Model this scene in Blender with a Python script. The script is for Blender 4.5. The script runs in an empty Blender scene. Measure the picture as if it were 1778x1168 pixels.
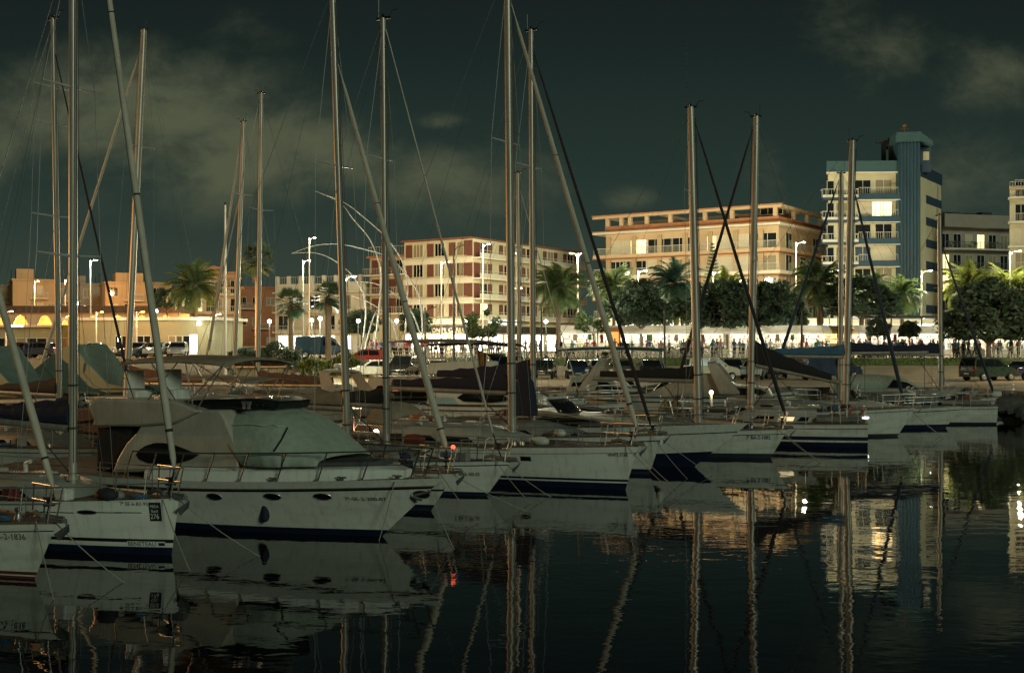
import bpy, bmesh, math, random
from mathutils import Vector, Matrix
from math import radians as R, sin, cos, pi, sqrt, atan2
random.seed(11)
SC = bpy.context.scene
COL = SC.collection
CAMH, F, HX, HY = 4.2, 2000.0, 889.0, 597.0

# ---------------------------------------------------------------- camera
cd = bpy.data.cameras.new('camera')
cam = bpy.data.objects.new('camera', cd); COL.objects.link(cam)
cam.location = (0, 0, CAMH); cam.rotation_euler = (R(90), 0, 0)
cd.sensor_width = 36; cd.lens = 36 * F / 1778; cd.shift_y = 13 / 1778
cd.clip_start = 0.1; cd.clip_end = 6000
SC.camera = cam

# ---------------------------------------------------------------- night sky (world) and exposure
w = bpy.data.worlds.new('World'); SC.world = w; w.use_nodes = True
nt = w.node_tree; N = nt.nodes; K = nt.links
bg = N['Background']
def wmath(op, a, b=None, c=None):
    n = N.new('ShaderNodeMath'); n.operation = op
    for i, x in enumerate((a, b, c)):
        if x is None: continue
        if isinstance(x, (int, float)): n.inputs[i].default_value = x
        else: K.new(x, n.inputs[i])
    return n.outputs[0]
tc = N.new('ShaderNodeTexCoord'); sx = N.new('ShaderNodeSeparateXYZ')
K.new(tc.outputs['Generated'], sx.inputs[0])
ay = wmath('MAXIMUM', wmath('ABSOLUTE', sx.outputs[1]), 0.12)
u = wmath('DIVIDE', sx.outputs[0], ay); v = wmath('DIVIDE', sx.outputs[2], ay)
cb = N.new('ShaderNodeCombineXYZ'); K.new(u, cb.inputs[0]); K.new(wmath('MULTIPLY', v, 1.5), cb.inputs[1]); K.new(sx.outputs[1], cb.inputs[2])
def wnoise(scale, detail, off, rough=.6):
    m = N.new('ShaderNodeMapping'); m.inputs['Location'].default_value = off; K.new(cb.outputs[0], m.inputs[0])
    n = N.new('ShaderNodeTexNoise'); n.inputs['Scale'].default_value = scale; n.inputs['Detail'].default_value = detail
    n.inputs['Roughness'].default_value = rough; n.inputs['Distortion'].default_value = .35
    K.new(m.outputs[0], n.inputs['Vector']); return n.outputs[0]
n1 = wnoise(7.0, 7, (3.1, 1.7, 0)); n2 = wnoise(22.0, 5, (0, 0, 0), .65)
CLOUDS = [(215, 205, 225, 100, 1.15), (330, 140, 90, 55, .6), (420, 268, 230, 85, 1.05), (545, 262, 130, 80, .9), (60, 250, 190, 130, .7),
          (765, 210, 48, 16, .75), (790, 320, 210, 75, .6), (400, 50, 90, 60, .42), (1530, 95, 95, 75, .62), (1460, 40, 90, 60, .5), (1715, 135, 110, 60, .62), (1560, 60, 60, 50, .5),
          (1335, 305, 60, 70, .55), (1690, 300, 120, 80, .6), (1095, 345, 48, 22, .7), (1180, 330, 120, 60, .25), (-300, 120, 260, 120, .6), (2200, 200, 200, 120, .6)]
tot = None
for (cx, cy, rx, ry, am) in CLOUDS:
    du = wmath('DIVIDE', wmath('SUBTRACT', u, (cx - HX) / F), rx / F)
    dv = wmath('DIVIDE', wmath('SUBTRACT', v, (HY - cy) / F), ry / F)
    e = wmath('POWER', 2.718, wmath('MULTIPLY', wmath('ADD', wmath('MULTIPLY', du, du), wmath('MULTIPLY', dv, dv)), -.75))
    e = wmath('MULTIPLY', e, am)
    tot = e if tot is None else wmath('MAXIMUM', tot, e)
rt = wmath('SQRT', tot)
dens = wmath('ADD', wmath('MULTIPLY', tot, .95), wmath('MULTIPLY', rt, wmath('ADD', wmath('MULTIPLY', wmath('SUBTRACT', n1, .5), 2.1), wmath('MULTIPLY', wmath('SUBTRACT', n2, .5), 1.15))))
mr = N.new('ShaderNodeMapRange'); mr.interpolation_type = 'SMOOTHSTEP'
K.new(dens, mr.inputs[0]); mr.inputs[1].default_value = .13; mr.inputs[2].default_value = 1.12
cr = N.new('ShaderNodeValToRGB'); K.new(wmath('MULTIPLY', v, 3.0), cr.inputs[0])
cr.color_ramp.elements[0].position = 0.0; cr.color_ramp.elements[0].color = (.046, .062, .045, 1)
cr.color_ramp.elements[1].position = 1.0; cr.color_ramp.elements[1].color = (.0082, .0125, .0118, 1)
el = cr.color_ramp.elements.new(.4); el.color = (.0205, .0365, .0300, 1)
el = cr.color_ramp.elements.new(.75); el.color = (.0112, .0205, .0180, 1)
mx = N.new('ShaderNodeMix'); mx.data_type = 'RGBA'
K.new(wmath('MULTIPLY', mr.outputs[0], .95), mx.inputs[0]); K.new(cr.outputs[0], mx.inputs[6]); mx.inputs[7].default_value = (.088, .098, .058, 1)
K.new(mx.outputs[2], bg.inputs[0]); bg.inputs[1].default_value = 1.0

# soft fill light added for the unseen lamps over the viewer's right shoulder
sl = bpy.data.lights.new('viewer_side_fill', 'SUN'); sl.energy = .88; sl.angle = R(14); sl.color = (.84, 1.0, .77)
so = bpy.data.objects.new('viewer_side_fill', sl); COL.objects.link(so)
so.rotation_euler = Vector((-.50, .80, -.30)).to_track_quat('-Z', 'Y').to_euler()
SC.view_settings.view_transform = 'Standard'; SC.view_settings.look = 'None'
SC.view_settings.exposure = 0; SC.view_settings.gamma = 1
SC.render.engine = 'CYCLES'
SC.cycles.max_bounces = 6; SC.cycles.transparent_max_bounces = 8
SC.cycles.sample_clamp_indirect = 4; SC.cycles.caustics_reflective = False; SC.cycles.caustics_refractive = False

# ---------------------------------------------------------------- helpers
def P(px, py, D): return Vector(((px - HX) * D / F, D, CAMH - (py - HY) * D / F))
def Z(py, D): return CAMH - (py - HY) * D / F
def X(px, D): return (px - HX) * D / F
MATS = {}
def M(name, col=None, rough=.5, metal=0., var=.18, scale=2.0, emit=0, bump=0., spec=.5, streak=None, coat=0, grime=0):
    if name in MATS: return MATS[name]
    m = bpy.data.materials.new(name); m.use_nodes = True
    t = m.node_tree; b = t.nodes['Principled BSDF']
    b.inputs['Roughness'].default_value = rough; b.inputs['Metallic'].default_value = metal
    b.inputs['Specular IOR Level'].default_value = spec
    if coat: b.inputs['Coat Weight'].default_value = coat; b.inputs['Coat Roughness'].default_value = .08
    c = (*col, 1)
    if emit:
        b.inputs['Emission Color'].default_value = c; b.inputs['Emission Strength'].default_value = emit
        b.inputs['Base Color'].default_value = c
    elif var:
        co = t.nodes.new('ShaderNodeTexCoord'); mp = t.nodes.new('ShaderNodeMapping')
        mp.inputs['Scale'].default_value = streak or (1, 1, 1)
        t.links.new(co.outputs['Object'], mp.inputs[0])
        nz = t.nodes.new('ShaderNodeTexNoise'); nz.inputs['Scale'].default_value = scale; nz.inputs['Detail'].default_value = 6
        nz.inputs['Roughness'].default_value = .65
        t.links.new(mp.outputs[0], nz.inputs['Vector'])
        rp = t.nodes.new('ShaderNodeValToRGB')
        rp.color_ramp.elements[0].position = .3; rp.color_ramp.elements[1].position = .7
        rp.color_ramp.elements[0].color = (*[max(0, x * (1 - var)) for x in col], 1)
        rp.color_ramp.elements[1].color = (*[min(1, x * (1 + var)) for x in col], 1)
        t.links.new(nz.outputs[0], rp.inputs[0]); t.links.new(rp.outputs[0], b.inputs['Base Color'])
        if grime:      # vertical run-off streaks, scuffs and rust
            m2 = t.nodes.new('ShaderNodeMapping'); m2.inputs['Scale'].default_value = (5, 5, .55); t.links.new(co.outputs['Object'], m2.inputs[0])
            g2 = t.nodes.new('ShaderNodeTexNoise'); g2.inputs['Scale'].default_value = 1.6; g2.inputs['Detail'].default_value = 5; g2.inputs['Roughness'].default_value = .7; t.links.new(m2.outputs[0], g2.inputs['Vector'])
            gr = t.nodes.new('ShaderNodeMapRange'); gr.inputs[1].default_value = .50; gr.inputs[2].default_value = .78; gr.inputs[4].default_value = grime; t.links.new(g2.outputs[0], gr.inputs[0])
            gx = t.nodes.new('ShaderNodeMix'); gx.data_type = 'RGBA'; gx.inputs[7].default_value = (.20, .17, .11, 1)
            t.links.new(gr.outputs[0], gx.inputs[0]); t.links.new(rp.outputs[0], gx.inputs[6]); t.links.new(gx.outputs[2], b.inputs['Base Color'])
        rm = t.nodes.new('ShaderNodeMapRange'); t.links.new(nz.outputs[0], rm.inputs[0])
        rm.inputs[3].default_value = max(0.02, rough - .12); rm.inputs[4].default_value = min(1, rough + .12)
        t.links.new(rm.outputs[0], b.inputs['Roughness'])
        if bump:
            bn = t.nodes.new('ShaderNodeBump'); bn.inputs['Strength'].default_value = bump; bn.inputs['Distance'].default_value = .05
            t.links.new(nz.outputs[0], bn.inputs['Height']); t.links.new(bn.outputs[0], b.inputs['Normal'])
    else: b.inputs['Base Color'].default_value = c
    MATS[name] = m
    return m

class MB:
    def __init__(s): s.v = []; s.f = []; s.m = []
    def add(s, vs, fs, m=0):
        o = len(s.v); s.v += [tuple(q) for q in vs]
        for i, f in enumerate(fs):
            s.f.append([o + k for k in f]); s.m.append(m[i] if isinstance(m, list) else m)
        return s
    def box(s, c, d, m=0, T=None):
        x, y, z = c; a, b, h = d[0] / 2, d[1] / 2, d[2] / 2
        vs = [Vector((x + i * a, y + j * b, z + k * h)) for k in (-1, 1) for j in (-1, 1) for i in (-1, 1)]
        if T: vs = [T @ q for q in vs]
        return s.add(vs, [(0, 2, 3, 1), (4, 5, 7, 6), (0, 1, 5, 4), (2, 6, 7, 3), (0, 4, 6, 2), (1, 3, 7, 5)], m)
    def bx(s, x0, x1, y0, y1, z0, z1, m=0): return s.box(((x0 + x1) / 2, (y0 + y1) / 2, (z0 + z1) / 2), (x1 - x0, y1 - y0, z1 - z0), m)
    def tube(s, pts, r, n=8, m=0, caps=True, sq=1):
        pts = [Vector(p) for p in pts]; k = len(pts)
        rs = r if isinstance(r, (list, tuple)) else [r] * k
        rings = []; up = None
        for i, p in enumerate(pts):
            d = (pts[min(i + 1, k - 1)] - pts[max(i - 1, 0)])
            if d.length < 1e-9: d = Vector((0, 0, 1))
            d.normalize()
            if up is None:
                up = Vector((0, 0, 1)) if abs(d.z) < .9 else Vector((1, 0, 0))
            a = d.cross(up); a.normalize(); b = a.cross(d); b.normalize(); up = b
            rings.append([p + a * cos(2 * pi * j / n) * rs[i] + b * sin(2 * pi * j / n) * rs[i] * sq for j in range(n)])
        return s.loft(rings, m, caps)
    def loft(s, rings, m=0, caps=True, closed=True):
        o = len(s.v); n = len(rings[0])
        for r in rings: s.v += [tuple(q) for q in r]
        for i in range(len(rings) - 1):
            for j in range(n if closed else n - 1):
                a = o + i * n + j; b = o + i * n + (j + 1) % n
                s.f.append([a, b, b + n, a + n]); s.m.append(m[j] if isinstance(m, list) else m)
        if caps:
            cm = m[0] if isinstance(m, list) else m
            s.f.append([o + j for j in range(n)][::-1]); s.m.append(cm)
            s.f.append([o + (len(rings) - 1) * n + j for j in range(n)]); s.m.append(cm)
        return s
    def lathe(s, prof, n=12, m=0, c=(0, 0, 0)):
        return s.loft([[Vector((c[0] + r * cos(2 * pi * j / n), c[1] + r * sin(2 * pi * j / n), c[2] + z)) for j in range(n)] for r, z in prof], m)
    def prism(s, poly, y0, y1, m=0, w=None):
        """profile (x,z) extruded along y; w(x,z) gives a half width instead"""
        k = len(poly)
        if w: a = [(x, -w(x, z), z) for x, z in poly]; b = [(x, w(x, z), z) for x, z in poly]
        else: a = [(x, y0, z) for x, z in poly]; b = [(x, y1, z) for x, z in poly]
        fs = [list(range(k)), list(range(2 * k - 1, k - 1, -1))] + [[i, i + k, (i + 1) % k + k, (i + 1) % k] for i in range(k)]
        return s.add(a + b, fs, m)
    def ball(s, c, r, n=10, m=0, sz=(1, 1, 1)):
        k = n // 2 + 1
        return s.loft([[Vector((c[0] + sz[0] * r * sin(pi * i / k + 1e-3) * cos(2 * pi * j / n), c[1] + sz[1] * r * sin(pi * i / k + 1e-3) * sin(2 * pi * j / n), c[2] - sz[2] * r * cos(pi * i / k))) for j in range(n)] for i in range(k + 1)], m)
    def mesh(s, name, mats, smooth=None, fix=True):
        me = bpy.data.meshes.new(name); me.from_pydata(s.v, [], s.f)
        for q in (mats if isinstance(mats, (list, tuple)) else [mats]): me.materials.append(q)
        me.polygons.foreach_set('material_index', s.m)
        if fix:
            bm = bmesh.new(); bm.from_mesh(me); bmesh.ops.recalc_face_normals(bm, faces=bm.faces); bm.to_mesh(me); bm.free()
        if smooth is not None: 
            me.polygons.foreach_set('use_smooth', [True] * len(me.polygons))
            if smooth > 0: me.set_sharp_from_angle(angle=R(smooth))
        me.update(); return me
    def build(s, name, mats, parent=None, smooth=None, bevel=0, T=None, fix=True):
        o = bpy.data.objects.new(name, s.mesh(name, mats, smooth, fix)); COL.objects.link(o)
        if parent: o.parent = parent
        if T: o.matrix_local = T
        if bevel:
            b = o.modifiers.new('b', 'BEVEL'); b.width = bevel; b.segments = 2; b.limit_method = 'ANGLE'; b.angle_limit = R(30)
        return o
def ob(name, me, parent=None, loc=(0, 0, 0), rz=0):
    o = bpy.data.objects.new(name, me); COL.objects.link(o); o.parent = parent; o.location = loc; o.rotation_euler = (0, 0, rz)
    return o
def tag(o, label, cat, group=None):
    o['label'] = label; o['category'] = cat
    if group: o['group'] = group
    return o
def struct(o, kind='structure'): o['kind'] = kind; return o
def thing(name, label, cat, loc=(0, 0, 0), rz=0, group=None):
    o = bpy.data.objects.new(name, None); COL.objects.link(o); o.location = loc; o.rotation_euler = (0, 0, rz)
    o.empty_display_size = .3
    return tag(o, label, cat, group)
def kids(o): return [c for c in bpy.data.objects if c.parent == o]
def dup(root, loc=None, rz=None, label=None, swap=None, scale=None):
    """copy of a thing with copies of its parts and sub-parts; swap replaces materials on the copies"""
    def cp(o, par):
        c = o.copy(); COL.objects.link(c)
        if par: c.parent = par
        if swap and o.type == 'MESH':
            for i, sl_ in enumerate(c.material_slots):
                if sl_.material and sl_.material.name in swap:
                    sl_.link = 'OBJECT'; sl_.material = swap[sl_.material.name]
        for k_ in list(o.children): cp(k_, c)
        return c
    r = cp(root, None)
    if loc is not None: r.location = loc
    if rz is not None: r.rotation_euler = (0, 0, rz)
    if scale: r.scale = (scale,) * 3
    if label: r['label'] = label
    return r
def text2d(s, h, depth=0, spacing=1.0):
    cu = bpy.data.curves.new('t', 'FONT'); cu.body = s; cu.size = h * 1.4; cu.space_character = spacing; cu.resolution_u = 3
    o = bpy.data.objects.new('t', cu); COL.objects.link(o)
    bpy.context.view_layer.update()
    me = bpy.data.meshes.new_from_object(o.evaluated_get(bpy.context.evaluated_depsgraph_get()))
    vs = [(q.co.x, q.co.y) for q in me.vertices]; fs = [list(p.vertices) for p in me.polygons]
    bpy.data.objects.remove(o); bpy.data.meshes.remove(me); bpy.data.curves.remove(cu)
    return vs, fs
def point_light(name, parent, loc, power, col, r=.15):
    l = bpy.data.lights.new(name, 'POINT'); l.energy = power; l.color = col; l.shadow_soft_size = r
    o = bpy.data.objects.new(name, l); COL.objects.link(o); o.parent = parent; o.location = loc
    return o

# ---------------------------------------------------------------- materials
WHITE = M('gelcoat', (.62, .63, .56), .3, var=.10, scale=.8, streak=(.5, .5, 3), grime=.45)
WHITE2 = M('gelcoat_old', (.52, .53, .46), .45, var=.22, scale=1.2, streak=(.6, .6, 3), grime=.6)
CREAM = M('gelcoat_cream', (.38, .35, .28), .4, var=.15, grime=.4); CABW = M('dimmed_cabin', (.15, .15, .125), .5, var=.3, scale=1.5); CABS = [CABW, M('pale_cabin', (.34, .34, .29), .45, var=.25, scale=1.5), M('grey_cabin', (.22, .23, .21), .5, var=.25, scale=1.5)]  # darkest cabin tone, like the deck, is lowered to stand for weak deck light
DECK = M('deck_paint', (.085, .085, .07), .7, var=.3, scale=3)
TEAK = M('teak', (.16, .10, .06), .7, var=.3, scale=5, streak=(1, 8, 1))
NAVY = M('navy_stripe', (.009, .015, .036), .35, var=.2)
BLACKP = M('black_paint', (.010, .011, .012), .35, var=.2)
REDB = M('antifouling_red', (.10, .022, .014), .6, var=.3)
ANTI = M('antifouling_dark', (.012, .015, .025), .7, var=.3)
ALU = M('anodised_alloy', (.38, .35, .29), .42, .4, var=.25, scale=1.5, streak=(4, 4, .4))
ALU2 = M('painted_alloy', (.50, .50, .46), .35, .25, var=.15, scale=1.5, streak=(4, 4, .4))
STEEL = M('stainless', (.45, .45, .42), .36, .85, var=.1)
WIRE = M('rigging_wire', (.16, .16, .14), .5, .4, var=0)
GLASSD = M('smoked_glass', (.008, .010, .011), .08, var=0)
CANVN = M('navy_canvas', (.010, .014, .032), .85, var=.3, scale=4, bump=.3)
CANVK = M('black_canvas', (.010, .010, .010), .85, var=.3, scale=4, bump=.3)
CANVG = M('grey_green_canvas', (.30, .35, .28), .8, var=.15, scale=5, bump=.6)
CANVT = M('tan_canvas', (.24, .19, .13), .85, var=.25, scale=3, bump=.3)
CANVB = M('brown_canvas', (.10, .055, .035), .85, var=.3, scale=3, bump=.3)
CANVBL = M('blue_canvas', (.04, .11, .18), .8, var=.25, scale=3, bump=.3)
TARP = M('green_tarpaulin', (.15, .20, .17), .6, var=.14, scale=2, bump=.4)
ROLLW = M('furled_sailcloth', (.42, .39, .31), .8, var=.2, scale=2, streak=(1, 1, .6), bump=.3)
ROLLK = M('furled_black', (.010, .011, .014), .8, var=.2)
ROLLN = M('furled_navy', (.015, .03, .055), .8, var=.2)
ROPE = M('rope', (.30, .28, .23), .9, var=.2)
ROPED = M('rope_dark', (.05, .05, .045), .9, var=.2)
RUBBER = M('rubber', (.015, .015, .016), .8, var=.2)
FENDW = M('fender_white', (.5, .5, .44), .5, var=.15)
GOLDR = M('brass_rail', (.45, .33, .18), .3, .8, var=.15)
ORANGE = M('orange_buoy', (.45, .10, .03), .6, var=.2)
REDC = M('red_cloth', (.15, .02, .016), .8, var=.2)
YELC = M('yellow_cloth', (.25, .14, .025), .8, var=.2)
TXT = M('lettering_black', (.012, .013, .015), .5, var=0)
TXTW = M('lettering_white', (.6, .6, .55), .5, var=0)

# ---------------------------------------------------------------- water and ground
def water_mat():
    m = bpy.data.materials.new('harbour_water'); m.use_nodes = True
    t = m.node_tree; b = t.nodes['Principled BSDF']
    b.inputs['Base Color'].default_value = (.0022, .0042, .0048, 1); b.inputs['Roughness'].default_value = .012
    b.inputs['IOR'].default_value = 1.48
    co = t.nodes.new('ShaderNodeTexCoord')
    def nz(sc, rot, scale, det):
        mp = t.nodes.new('ShaderNodeMapping'); mp.inputs['Scale'].default_value = sc; mp.inputs['Rotation'].default_value = (0, 0, R(rot))
        t.links.new(co.outputs['Object'], mp.inputs[0])
        n = t.nodes.new('ShaderNodeTexNoise'); n.inputs['Scale'].default_value = scale; n.inputs['Detail'].default_value = det
        n.inputs['Roughness'].default_value = .5; n.inputs['Distortion'].default_value = .3
        t.links.new(mp.outputs[0], n.inputs['Vector']); return n.outputs[0]
    a = nz((1, 1.5, 1), 14, .55, 2); c = nz((1, 1.7, 1), -10, 2.6, 2); d = nz((1, 1, 1), 0, .06, 2)
    bh = t.nodes.new('ShaderNodeBump'); bh.inputs['Strength'].default_value = 1; bh.inputs['Distance'].default_value = WAVE_A
    bl = t.nodes.new('ShaderNodeBump'); bl.inputs['Strength'].default_value = 1; bl.inputs['Distance'].default_value = WAVE_B
    mul = t.nodes.new('ShaderNodeMath'); mul.operation = 'MULTIPLY'
    mrg = t.nodes.new('ShaderNodeMapRange'); mrg.inputs[1].default_value = .4; mrg.inputs[2].default_value = .62; mrg.inputs[3].default_value = .25; mrg.inputs[4].default_value = 1.5
    t.links.new(d, mrg.inputs[0]); t.links.new(c, mul.inputs[0]); t.links.new(mrg.outputs[0], mul.inputs[1])
    t.links.new(a, bh.inputs['Height']); t.links.new(mul.outputs[0], bl.inputs['Height'])
    t.links.new(bh.outputs[0], bl.inputs['Normal']); t.links.new(bl.outputs[0], b.inputs['Normal'])
    return m
WAVE_A, WAVE_B = .0075, .0022
wm = MB(); wm.add([(-500, -80, 0), (500, -80, 0), (500, 90, 0), (-500, 90, 0)], [(0, 1, 2, 3)])
struct(wm.build('water', water_mat()))

PAVE = M('promenade_paving', (.30, .25, .17), .8, var=.25, scale=.5, bump=.15)
ASPH = M('quay_asphalt', (.34, .28, .18), .85, var=.3, scale=.35, bump=.15)
GRASSM = M('lawn', (.09, .15, .03), .9, var=.45, scale=1.2, bump=.5)
CONC = M('quay_concrete', (.22, .20, .16), .85, var=.35, scale=.8, bump=.2)
QZ = 1.45; PZ = 2.85
prof = [(-1.5, 0), (QZ, 0), (QZ, 24), (PZ, 33), (PZ, 60), (PZ + .2, 300), (PZ, 4000)]     # (z, setback from quay edge)
edge = [(-700, 72), (-60, 72), (27.6, 70), (28.6, 63.5), (60, 63), (700, 63)]
gm = MB(); rows = []
for z, sb in prof: rows.append([Vector((x, (y + sb) if sb < 20 else 71 + sb, z)) for x, y in edge])
gm.loft(rows, 0, caps=False, closed=False)
struct(gm.build('ground', [ASPH]))
# quay face coping
km = MB()
for (a, b) in zip(edge[:-1], edge[1:]):
    A = Vector((*a, 0)); B_ = Vector((*b, 0)); d = (B_ - A).normalized(); n_ = Vector((-d.y, d.x, 0))
    for p0, p1 in ((A, B_),):
        km.add([p0 - n_ * .12 + Vector((0, 0, QZ - .35)), p1 - n_ * .12 + Vector((0, 0, QZ - .35)), p1 - n_ * .12 + Vector((0, 0, QZ + .12)), p0 - n_ * .12 + Vector((0, 0, QZ + .12)),
                p0 + n_ * .5 + Vector((0, 0, QZ + .12)), p1 + n_ * .5 + Vector((0, 0, QZ + .12)), p1 + n_ * .5 + Vector((0, 0, QZ)), p0 + n_ * .5 + Vector((0, 0, QZ))],
               [(0, 1, 2, 3), (3, 2, 5, 4), (4, 5, 6, 7)])
struct(km.build('quay_edge', [CONC]))
lm = MB()
for (x0, x1) in ((-6, 10.5), (12, 27), (29, 44), (46, 75)):
    lm.add([(x0, 100.6, 2.35), (x1, 100.6, 2.35), (x1, 103.6, PZ + .06), (x0, 103.6, PZ + .06)], [(0, 1, 2, 3)])
lo = lm.build('lawn_strip', [GRASSM]); lo['kind'] = 'structure'
# grass blades along the strip
gb = MB()
for i in range(5200):
    x = random.uniform(-6, 75); tq = random.random()
    y = 100.6 + 3 * tq; z = 2.35 + (PZ + .06 - 2.35) * tq; hh = random.uniform(.06, .22); a = random.uniform(0, pi)
    gb.add([(x - .05 * cos(a), y - .05 * sin(a), z), (x + .05 * cos(a), y + .05 * sin(a), z), (x + random.uniform(-.06, .06), y, z + hh)], [(0, 1, 2)])
struct(gb.build('grass', [M('grass_blades', (.11, .17, .03), .8, var=.4)], fix=False), 'stuff')
pm = MB(); pm.add([(-110, 105.2, PZ + .004 + .03), (150, 105.2, PZ + .034), (150, 130, PZ + .034), (-110, 130, PZ + .034)], [(0, 1, 2, 3)])
struct(pm.build('promenade', [PAVE]))
pk = MB(); pk.bx(-110, 150, 104.7, 105.2, PZ - .3, PZ + .1)
struct(pk.build('promenade_kerb', [CONC]))

# ---------------------------------------------------------------- boats
class Frame:
    def __init__(s, px, D, head):
        s.o = Vector((X(px, D), D, 0)); a = R(head); s.rz = a
        s.ax = Vector((cos(a), sin(a), 0)); s.ay = Vector((-sin(a), cos(a), 0))
    def w(s, l): return s.o + s.ax * l[0] + s.ay * l[1] + Vector((0, 0, l[2]))
    def l(s, q): d = Vector(q) - s.o; return Vector((d.dot(s.ax), d.dot(s.ay), d.z))
    def px(s, l): q = s.w(l); return HX + q.x / q.y * F, HY - (q.z - CAMH) / q.y * F
    def xat(s, px, yl=0):
        k = (px - HX) / F; a = s.o.x + s.ay.x * yl; b = s.o.y + s.ay.y * yl
        return (k * b - a) / (s.ax.x - k * s.ax.y)
    def pl(s, px, py, yl):
        d = Vector(((px - HX) / F, 1, -(py - HY) / F)); c = Vector((0, 0, CAMH)) - s.o
        t = (yl - c.dot(s.ay)) / d.dot(s.ay)
        return s.l(Vector((0, 0, CAMH)) + d * t)

class Hull:
    def __init__(s, L, B, fb, fs, rake, fine=.62, flare=.8, wl=.88, power=1.0, tr=.25):
        s.L, s.B, s.fb, s.fs, s.rake, s.fine, s.flare, s.wl, s.tr = L, B, fb, fs, rake, fine, flare, wl, tr
        s.pw = power
    def zd(s, t): return s.fs + (s.fb - s.fs) * (1 - t) ** 1.7 - .06 * sin(pi * t)
    def hb(s, t, z):
        e = min(t / s.fine, 1)
        bd = s.B / 2 * (1 - (1 - e) ** 2.2); bw = s.B / 2 * s.wl * (1 - (1 - min(t / (s.fine + .06), 1)) ** 1.6)
        if t > s.fine: k = ((t - s.fine) / (1 - s.fine)) ** 2; bd *= 1 - s.tr * .6 * k; bw *= 1 - s.tr * k
        q = z / s.zd(t)
        if q >= 0: return bw + (bd - bw) * min(q, 1.2) ** s.flare
        return bw * max(.2, 1 + .8 * z)
    def x(s, t, z): return s.rake * (z / s.fb) ** s.pw * (1 - t) ** 2 - s.L * t if z > 0 else s.rake * .6 * z / s.fb * (1 - t) ** 2 - s.L * t
    def t_of(s, x, z):
        a, b = 0., 1.
        for _ in range(40):
            c = (a + b) / 2
            if s.x(c, z) > x: a = c
            else: b = c
        return a
    def pt(s, x, z, off=0, side=-1): return Vector((x, side * (s.hb(s.t_of(x, z), z) + off), z))
    def build(s, root, rows, mats, n=26, name='hull'):
        """rows: list of (mode, value, material index of the strip below)"""
        mb = MB(); ts = [(i / n) ** 1.6 for i in range(n + 1)]
        lv = []
        for i, (mo, va, mi) in enumerate(rows):
            lv.append((mo, va, mi))
        for side in (-1, 1):
            rings = []
            for t in ts:
                zd = s.zd(t); zs = [zd - va if mo == 'd' else va for mo, va, _ in lv]
                out = []; ml = []
                for k in range(len(zs)):
                    sub = 3 if k < len(zs) - 1 and abs(zs[k] - zs[k + 1]) > .25 or (k < len(zs) - 1 and lv[k][0] != lv[k + 1][0]) else 1
                    for q in range(sub if k < len(zs) - 1 else 1):
                        z = zs[k] + (zs[min(k + 1, len(zs) - 1)] - zs[k]) * q / sub
                        z = min(z, zd); out.append(Vector((s.x(t, z), side * s.hb(t, z), z))); ml.append(lv[k][2])
                rings.append(out)
            mb.loft(rings, ml, caps=False, closed=False)
            # transom half
            last = rings[-1]; c = [Vector((p.x, 0, p.z)) for p in last]
            o = len(mb.v); mb.v += [tuple(p) for p in last] + [tuple(p) for p in c]; m_ = len(last)
            for j in range(m_ - 1): mb.f.append([o + j, o + j + 1, o + m_ + j + 1, o + m_ + j]); mb.m.append(ml[j])
        h = mb.build(name, mats, root, smooth=50)
        dm = MB(); rg = []
        for t in ts:
            z = s.zd(t) - .03; b = s.hb(t, z) - .02; b = max(b, .001)
            rg.append([Vector((s.x(t, z), q * b, z + .07 * (1 - q * q) * min(1, b))) for q in (-1, -.6, 0, .6, 1)])
        dm.loft(rg, 0, caps=False, closed=False)
        dm.build('deck', [DECK], root, smooth=40)
        return h
    def at(s, fr, px, py):
        z = .6; x = 0
        for _ in range(8):
            a, b = -s.L, s.rake
            for _ in range(36):
                c = (a + b) / 2
                if fr.px(s.pt(c, z))[0] < px: a = c
                else: b = c
            x = a; D = fr.w(s.pt(x, z)).y; z = Z(py, D)
        return x, z
    def text(s, hull, fr, st, px, py, hpx, mat, name='registration_number', wpx=None):
        x, z = s.at(fr, px, py); D = fr.w(s.pt(x, z)).y; h = hpx * D / F
        vs, fs = text2d(st, h); k = 1
        if wpx:
            x1, _ = s.at(fr, px + wpx, py); k = (x1 - x) / max(a for a, b in vs)
        mb = MB(); mb.add([s.pt(x + a * k, z + b, .013) for a, b in vs], fs)
        return mb.build(name, [mat], hull, fix=False)
    def patch(s, hull, fr, px, py, wpx, hpx, mat, name, ell=True, off=.006, slant=0):
        x, z = s.at(fr, px, py); x1, _ = s.at(fr, px + wpx / 2, py); a = x1 - x
        D = fr.w(s.pt(x, z)).y; b = hpx / 2 * D / F
        if ell: pts = [(cos(q * pi / 9) * a, sin(q * pi / 9) * b) for q in range(18)]
        else: pts = [(i * a * k, j * b) for i, j in ((-1, -1), (1, -1), (1, 1), (-1, 1)) for k in (1,)]
        mb = MB(); n = len(pts)
        if ell:
            mb.add([s.pt(x, z, off + .004)] + [s.pt(x + p, z + q + slant * p, off) for p, q in pts], [(0, 1 + i, 1 + (i + 1) % n) for i in range(n)])
            ring = [s.pt(x + p * 1.06, z + q * 1.12 + slant * p, off) for p, q in pts]
            mb.tube(ring + [ring[0]], .008, 5, 1, caps=False)
            return mb.build(name, [mat, STEEL], hull)
        g = 12; vs = [s.pt(x - a + 2 * a * i / g, z - b + 2 * b * j / g + slant * (-a + 2 * a * i / g), off) for j in range(g + 1) for i in range(g + 1)]
        mb.add(vs, [(j * (g + 1) + i, j * (g + 1) + i + 1, (j + 1) * (g + 1) + i + 1, (j + 1) * (g + 1) + i) for j in range(g) for i in range(g)])
        return mb.build(name, [mat], hull)

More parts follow.
